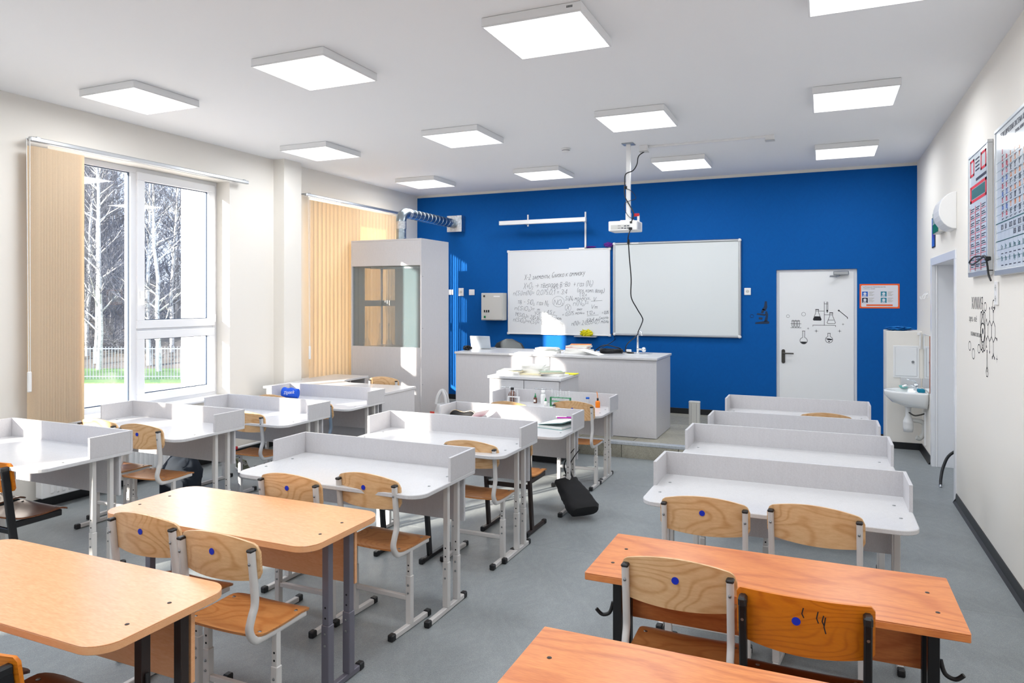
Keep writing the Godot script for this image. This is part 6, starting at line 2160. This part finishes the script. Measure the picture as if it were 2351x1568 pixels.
	for i in 10:
		var t := i / 9.0
		var ring := []
		var ry := 0.13 * (1.0 - 0.45 * t)
		for j in 18:
			var a := TAU * j / 18.0
			var q := 1.0 + 0.25 * n.get_noise_3d(cos(a) * 2.0, sin(a) * 2.0, t * 3.0)
			ring.append(Vector3(cos(a) * ry * q, 0.004 + 0.25 * t, sin(a) * 0.09 * (1.0 - 0.5 * t) * q))
		rings.append(ring)
	loft(st, rings, false)
	obj("body", done(st), M.bag_white, pbag)
	for s in [-1.0, 1.0]:
		st = mb()
		tube(st, curve([Vector3(-0.07, 0.24, s * 0.03), Vector3(-0.05, 0.34, s * 0.025), Vector3(0.0, 0.41, s * 0.015), Vector3(0.05, 0.35, s * 0.025), Vector3(0.07, 0.24, s * 0.03)], 5), rrect(0.003, 0.035, 0.001, 1), true, [], true, Vector3(0, 0, 1))
		obj("handle", done(st), M.bag_white, pbag)
	for s in [-1.0, 1.0]:
		obj("red_print", box_mesh(Vector3(s * 0.09, 0.1, 0.085), Vector3(0.06, 0.12, 0.004), 0.001), M.red_soft, pbag)
	# pipe with red valve along the window wall
	var hpipe := thing("heating_pipe", "white heating pipe with red valve along the window wall", "pipe", Vector3(-5.7, 0.1, -5.7))
	st = mb()
	tube(st, [Vector3(0, 0, 0.05), Vector3(0, 0.0, -0.6)], circle(0.014, 10))
	obj("pipe", done(st), M.white_paint, hpipe)
	st = mb()
	lathe(st, [Vector2(0, -0.02), Vector2(0.022, -0.015), Vector2(0.022, 0.015), Vector2(0, 0.02)], 12)
	sub("valve", done(st), M.red, hpipe, "red valve cap")

func obj_thing(called: String, label: String, category: String, p: Vector3, mesh: Mesh, m: Material) -> void:
	var t := obj(called, mesh, m, null, p)
	tag(t, label, category)

func crumple_at(called: String, label: String, category: String, p: Vector3, m: Material, rx: float, ry: float, rz: float, sd: int, amp := 1.0) -> void:
	var t := thing(called, label, category, p)
	crumple(t, m, rx, ry, rz, sd, amp)

func shoe(p: Node) -> void:
	var st := mb()
	var out := []
	for i in 20:
		var a := TAU * i / 20.0
		out.append(Vector2(cos(a) * 0.045 * (1.0 - 0.15 * sin(a)), sin(a) * 0.135))
	slab(st, out, 0.0, 0.025, Transform3D.IDENTITY, 0.005)
	obj("sole", done(st), M.paper, p)
	st = mb()
	var rings := []
	for i in 9:
		var t := i / 8.0
		var ring := []
		for q in 20:
			var a := TAU * q / 20.0
			var zz := sin(a) * 0.13 * (1.0 - 0.15 * t) - 0.05 * t * t
			ring.append(Vector3(cos(a) * 0.043 * (1.0 - 0.3 * t), 0.025 + t * (0.035 if zz > 0.02 else 0.07), zz))
		rings.append(ring)
	loft(st, rings)
	obj("upper", done(st), M.olive, p)
	st = mb()
	for k in 4:
		cbox(st, Vector3(0, 0.066 + 0.006 * k, 0.06 - 0.022 * k), Vector3(0.04, 0.004, 0.006), 0.001)
	obj("laces", done(st), M.paper, p)

# ---------------------------------------------------------------- outdoors
func tree_meshes(sd: int, h: float, birch: bool) -> Array:
	var r := RandomNumberGenerator.new()
	r.seed = sd
	var st := mb()
	var tw := mb()
	var pts := []
	var lean := Vector3(r.randf_range(-0.06, 0.06), 0, r.randf_range(-0.06, 0.06))
	for i in 10:
		var t := i / 9.0
		pts.append(Vector3(lean.x * h * t * t + r.randf_range(-0.06, 0.06), h * t, lean.z * h * t * t + r.randf_range(-0.06, 0.06)))
	var sc := []
	for i in 10: sc.append(1.0 - 0.85 * i / 9.0)
	tube(st, pts, circle(0.1 if birch else 0.08, 7), true, sc)
	var stack := []
	for k in 34:
		var t := r.randf_range(0.1, 0.98)
		var i := int(t * 9)
		var p: Vector3 = pts[i].lerp(pts[mini(i + 1, 9)], t * 9 - i)
		var a := r.randf() * TAU
		stack.append([p, Vector3(cos(a), r.randf_range(0.5, 1.4), sin(a)).normalized(), (1.1 - t) * h * r.randf_range(0.1, 0.2), 0.045 * (1.15 - t), 0])
	while stack.size() > 0:
		var b: Array = stack.pop_back()
		var p: Vector3 = b[0]
		var d: Vector3 = b[1]
		var q := [p]
		for s in 3:
			p += d * b[2] / 3.0
			d = (d + Vector3(r.randf_range(-0.3, 0.3), r.randf_range(-0.12, 0.25), r.randf_range(-0.3, 0.3))).normalized()
			q.append(p)
			if b[4] < 2:
				for e in (3 if b[4] == 0 else 2):
					var dd := (d + Vector3(r.randf_range(-0.9, 0.9), r.randf_range(-0.3, 0.7), r.randf_range(-0.9, 0.9))).normalized()
					stack.append([p, dd, b[2] * r.randf_range(0.35, 0.6), b[3] * 0.5, b[4] + 1])
		tube(tw if b[4] > 0 or not birch else st, q, circle(maxf(b[3], 0.009), 3), false, [1.0, 0.75, 0.5, 0.25])
	return [done(st), done(tw)]

func build_outside() -> void:
	var gy := -1.2
	struct("ground", span_mesh(Vector3(-34, gy - 0.2, -34), Vector3(XO, gy, 22)), M.paving, null, "pale paved yard outside")
	var fwd := Vector3(-0.4013, 0, -0.916)
	var right := Vector3(0.916, 0, -0.4013)
	var bas := Basis(right, Vector3.UP, -fwd)
	# lawn and wooded bank, laid along the fence
	var st := mb()
	var xf := Transform3D(bas, fwd * 24.2 + Vector3(0, gy, 0))
	cbox(st, Vector3(-10, 0.0, -2.4), Vector3(60, 0.06, 5.0), 0.0, xf)
	struct("lawn", done(st), M.lawn, null, "green lawn strip along the fence")
	st = mb()
	var g := []
	for i in 9:
		var z := -4.0 - 6.0 * i
		g.append([xf * Vector3(-60, -0.6, z), xf * Vector3(-60, -0.05 + 0.55 * i, z), xf * Vector3(30, -0.05 + 0.55 * i, z), xf * Vector3(30, -0.6, z)])
	loft(st, g, true, false)
	struct("terrain", done(st), M.litter, null, "brown wooded bank behind the fence")
	# fence
	var fe := thing("metal_fence", "thin grey metal bar fence in front of the wood", "fence", fwd * 25.0 + right * -13.5 + Vector3(0, gy + 0.03, 0))
	fe.basis = bas
	var post := box_mesh(Vector3(0, 0.62, 0), Vector3(0.06, 1.24, 0.06), 0.004)
	for k in range(-3, 4): obj("post", post, M.fence, fe, Vector3(k * 2.5 + 0.35, 0, 0))
	for yy in [0.12, 1.1]: obj("rail", box_mesh(Vector3(0, yy, 0), Vector3(18, 0.035, 0.03), 0.003), M.fence, fe)
	st = mb()
	for k in 164:
		cbox(st, Vector3(-9 + k * 0.11, 0.6, 0), Vector3(0.018, 1.15, 0.018))
	var bars := obj("bars", done(st), M.fence, fe)
	bars.set_meta("kind", "stuff")
	# white wing of the school
	var wg := thing("school_wing", "sunlit white panelled wing of the building outside the window", "building", Vector3(-8.85, gy, -10.0))
	obj("wall", span_mesh(Vector3(-2.55, 0, -8.0), Vector3(2.62, 11.0, -0.06)), M.facade, wg)
	var pm := box_mesh(Vector3(0, 0, 0), Vector3(0.85, 1.19, 0.05), 0.004)
	for r in 9:
		for c in 6:
			obj("panel", pm, M.facade, wg, Vector3(-2.13 + 0.86 * c, 0.6 + 1.2 * r, -0.03))
	var cm := thing("security_camera", "small grey security camera on the white wing outside", "camera", Vector3(-11.0, 1.08, -9.97))
	st = mb()
	cyl(st, Vector3(0, 0, -0.004), Vector3(0, 0, 0.09), 0.025, 10)
	obj("arm", done(st), M.plastic_grey, cm)
	obj("body", box_mesh(Vector3(-0.03, -0.03, 0.12), Vector3(0.16, 0.07, 0.07), 0.015), M.frame_grey, cm)
	# trees
	var kinds := []
	for k in 3: kinds.append(tree_meshes(100 + k, 11.0 + k, true))
	for k in 3: kinds.append(tree_meshes(200 + k, 12.0 + k, false))
	var r := RandomNumberGenerator.new()
	r.seed = 7
	var birches := [[-17.6, 30.0], [-16.6, 28.5], [-15.9, 33.0], [-15.2, 29.5], [-19.2, 32.0], [-14.0, 28.0], [-13.8, 33.5], [-20.5, 35.0], [-12.6, 31.0], [-22.5, 31.0]]
	for e in birches:
		var p: Vector3 = fwd * e[1] + right * e[0]
		var t := thing("birch_tree", "leafless birch with white trunk beyond the fence", "tree", Vector3(p.x, gy + 0.08 * (e[1] - 28.0), p.z), r.randf() * TAU, "bare birches beyond the fence")
		var k: Array = kinds[r.randi() % 3]
		obj("trunk", k[0], M.bark_white, t)
		obj("twigs", k[1], M.twig, t)
	var mm := MultiMesh.new()
	mm.transform_format = MultiMesh.TRANSFORM_3D
	mm.mesh = kinds[4][1]
	mm.instance_count = 110
	for i in 110:
		var dep := r.randf_range(30.0, 58.0)
		var p := fwd * dep + right * dep * r.randf_range(-0.78, -0.32)
		mm.set_instance_transform(i, Transform3D(Basis(Vector3.UP, r.randf() * TAU).scaled(Vector3(0.7, r.randf_range(0.3, 0.55), 0.7)), Vector3(p.x, gy + 0.09 * (dep - 28.2) - 0.6, p.z)))
	var brush := MultiMeshInstance3D.new()
	brush.name = "undergrowth"
	brush.multimesh = mm
	brush.material_override = M.twig
	brush.set_meta("kind", "stuff")
	tag(brush, "tangle of bare twigs between the trees beyond the fence", "undergrowth")
	add_child(brush)
	for i in 46:
		var dep := 31.0 + 22.0 * (i / 46.0)
		var lat := dep * r.randf_range(-0.74, -0.36)
		var p: Vector3 = fwd * dep + right * lat
		var t := thing("bare_tree", "slender leafless grey tree in the wood beyond the fence", "tree", Vector3(p.x, gy + 0.09 * (dep - 28.2) - 0.1, p.z), r.randf() * TAU, "bare grey trees of the wood")
		var k: Array = kinds[3 + r.randi() % 3]
		obj("trunk", k[0], M.bark_grey, t)
		obj("twigs", k[1], M.twig, t)

# ---------------------------------------------------------------- the scene
const PANEL := 1.3
const SUN := 7.5
const SKY := 1.6
const EXPOSURE := 1.0

func _ready() -> void:
	rng.seed = 4
	var cam := Camera3D.new()
	cam.name = "camera"
	cam.projection = Camera3D.PROJECTION_FRUSTUM
	cam.near = 0.05
	cam.far = 300.0
	cam.size = 2.0 * cam.near * 784.0 / FOCAL
	cam.frustum_offset = Vector2(0.0, -cam.near * (784.0 - 686.7) / FOCAL)
	cam.position = Vector3(0, EYE, 0)
	cam.rotation.y = 0.4129
	add_child(cam)
	cam.current = true
	var env := Environment.new()
	env.background_mode = Environment.BG_SKY
	var sky := Sky.new()
	var sm := ProceduralSkyMaterial.new()
	sm.sky_top_color = Color(0.5, 0.64, 0.86)
	sm.sky_horizon_color = Color(0.9, 0.94, 1.0)
	sm.sky_curve = 0.2
	sm.ground_bottom_color = Color(0.6, 0.6, 0.58)
	sm.ground_horizon_color = Color(0.8, 0.82, 0.84)
	sm.sky_energy_multiplier = SKY
	sm.ground_energy_multiplier = SKY
	sky.sky_material = sm
	env.sky = sky
	env.ambient_light_source = Environment.AMBIENT_SOURCE_SKY
	env.tonemap_mode = Environment.TONE_MAPPER_LINEAR
	env.tonemap_exposure = EXPOSURE
	env.sdfgi_enabled = true
	env.ssao_enabled = true
	env.ssil_enabled = true
	var we := WorldEnvironment.new()
	we.name = "world_environment"
	we.environment = env
	add_child(we)
	var sun := DirectionalLight3D.new()
	sun.name = "sun"
	add_child(sun)
	sun.look_at_from_position(Vector3.ZERO, Vector3(1.0, -0.59, -2.1))
	sun.light_energy = SUN
	sun.light_color = Color(1.0, 0.96, 0.9)
	sun.light_angular_distance = 0.9
	sun.shadow_enabled = true
	sun.sky_mode = DirectionalLight3D.SKY_MODE_LIGHT_ONLY
	make_materials()
	more_materials()
	common()
	build_room()
	build_lights()
	var s1 := []
	for k in 17: s1.append([-3.575 - 0.0225 * k, -24.0 - (4.0 if k in [3, 4, 5, 6, 7, 8, 9, 10, 11] else 0.0) * (k % 2)])
	blind("cream vertical blind drawn aside at the window with the view", -3.54, -5.83, s1, -3.525)
	var s2 := []
	for k in 25: s2.append([-6.87 - 0.077 * k, -7.0 - (k % 4) * 2.5])
	blind("closed cream vertical blind behind the fume hood", -6.76, -8.86, s2, -6.8)
	var s3 := []
	for k in 16: s3.append([-0.38 - 0.0225 * k, -24.0])
	blind("cream vertical blind drawn aside at the window beside the last desks", -0.34, -2.63, s3, -0.325)
	radiator("white panel radiator under the window with the view", -3.62, -5.55)
	radiator("white panel radiator under the window beside the last desks", -0.6, -2.4)
	build_desks()
	build_teacher()
	build_hood()
	build_chairs()
	build_boards()
	build_wall_things()
	build_right_wall()
	build_sink()
	build_small()
	build_outside()

func more_materials() -> void:
	M.sash = pane(c8(112, 134, 140), 0.3)
	M.flask = pane(c8(225, 235, 238), 0.14)
	M.mirror = mat(c8(232, 236, 238), 0.03, 1.0)
	M.copper = mat(c8(176, 104, 78), 0.5)
	M.soap = mat(c8(120, 190, 184), 0.4)
	M.chart_white = mat(c8(226, 233, 238), 0.12)
	M.poster_field = mat(c8(222, 222, 228), 0.5)
	M.amber_orange = mat(c8(240, 128, 12), 0.12)
	M.gold = mat(c8(214, 190, 160), 0.35, 0.3)
	M.pink = mat(c8(178, 112, 142), 0.6)
	M.folder = mat(c8(150, 190, 190), 0.25)
	M.magenta = mat(c8(178, 20, 160), 0.4)
	M.lid = mat(c8(196, 204, 212), 0.35, 0.4)
	M.paper_grey = mat(c8(150, 156, 150), 0.8)
	M.green_grey = mat(c8(168, 186, 164), 0.8)
	M.ink_red_soft = mat(c8(216, 96, 66), 0.7)
	M.red_soft = mat(c8(222, 84, 72), 0.6)
	M.bag_white = mat(c8(236, 238, 240), 0.35)
	M.bag_white.backlight_enabled = true
	M.bag_white.backlight = Color(0.5, 0.5, 0.5)
	M.bag_blue = mat(c8(22, 32, 44), 0.85)
	M.olive = mat(c8(84, 86, 62), 0.8)
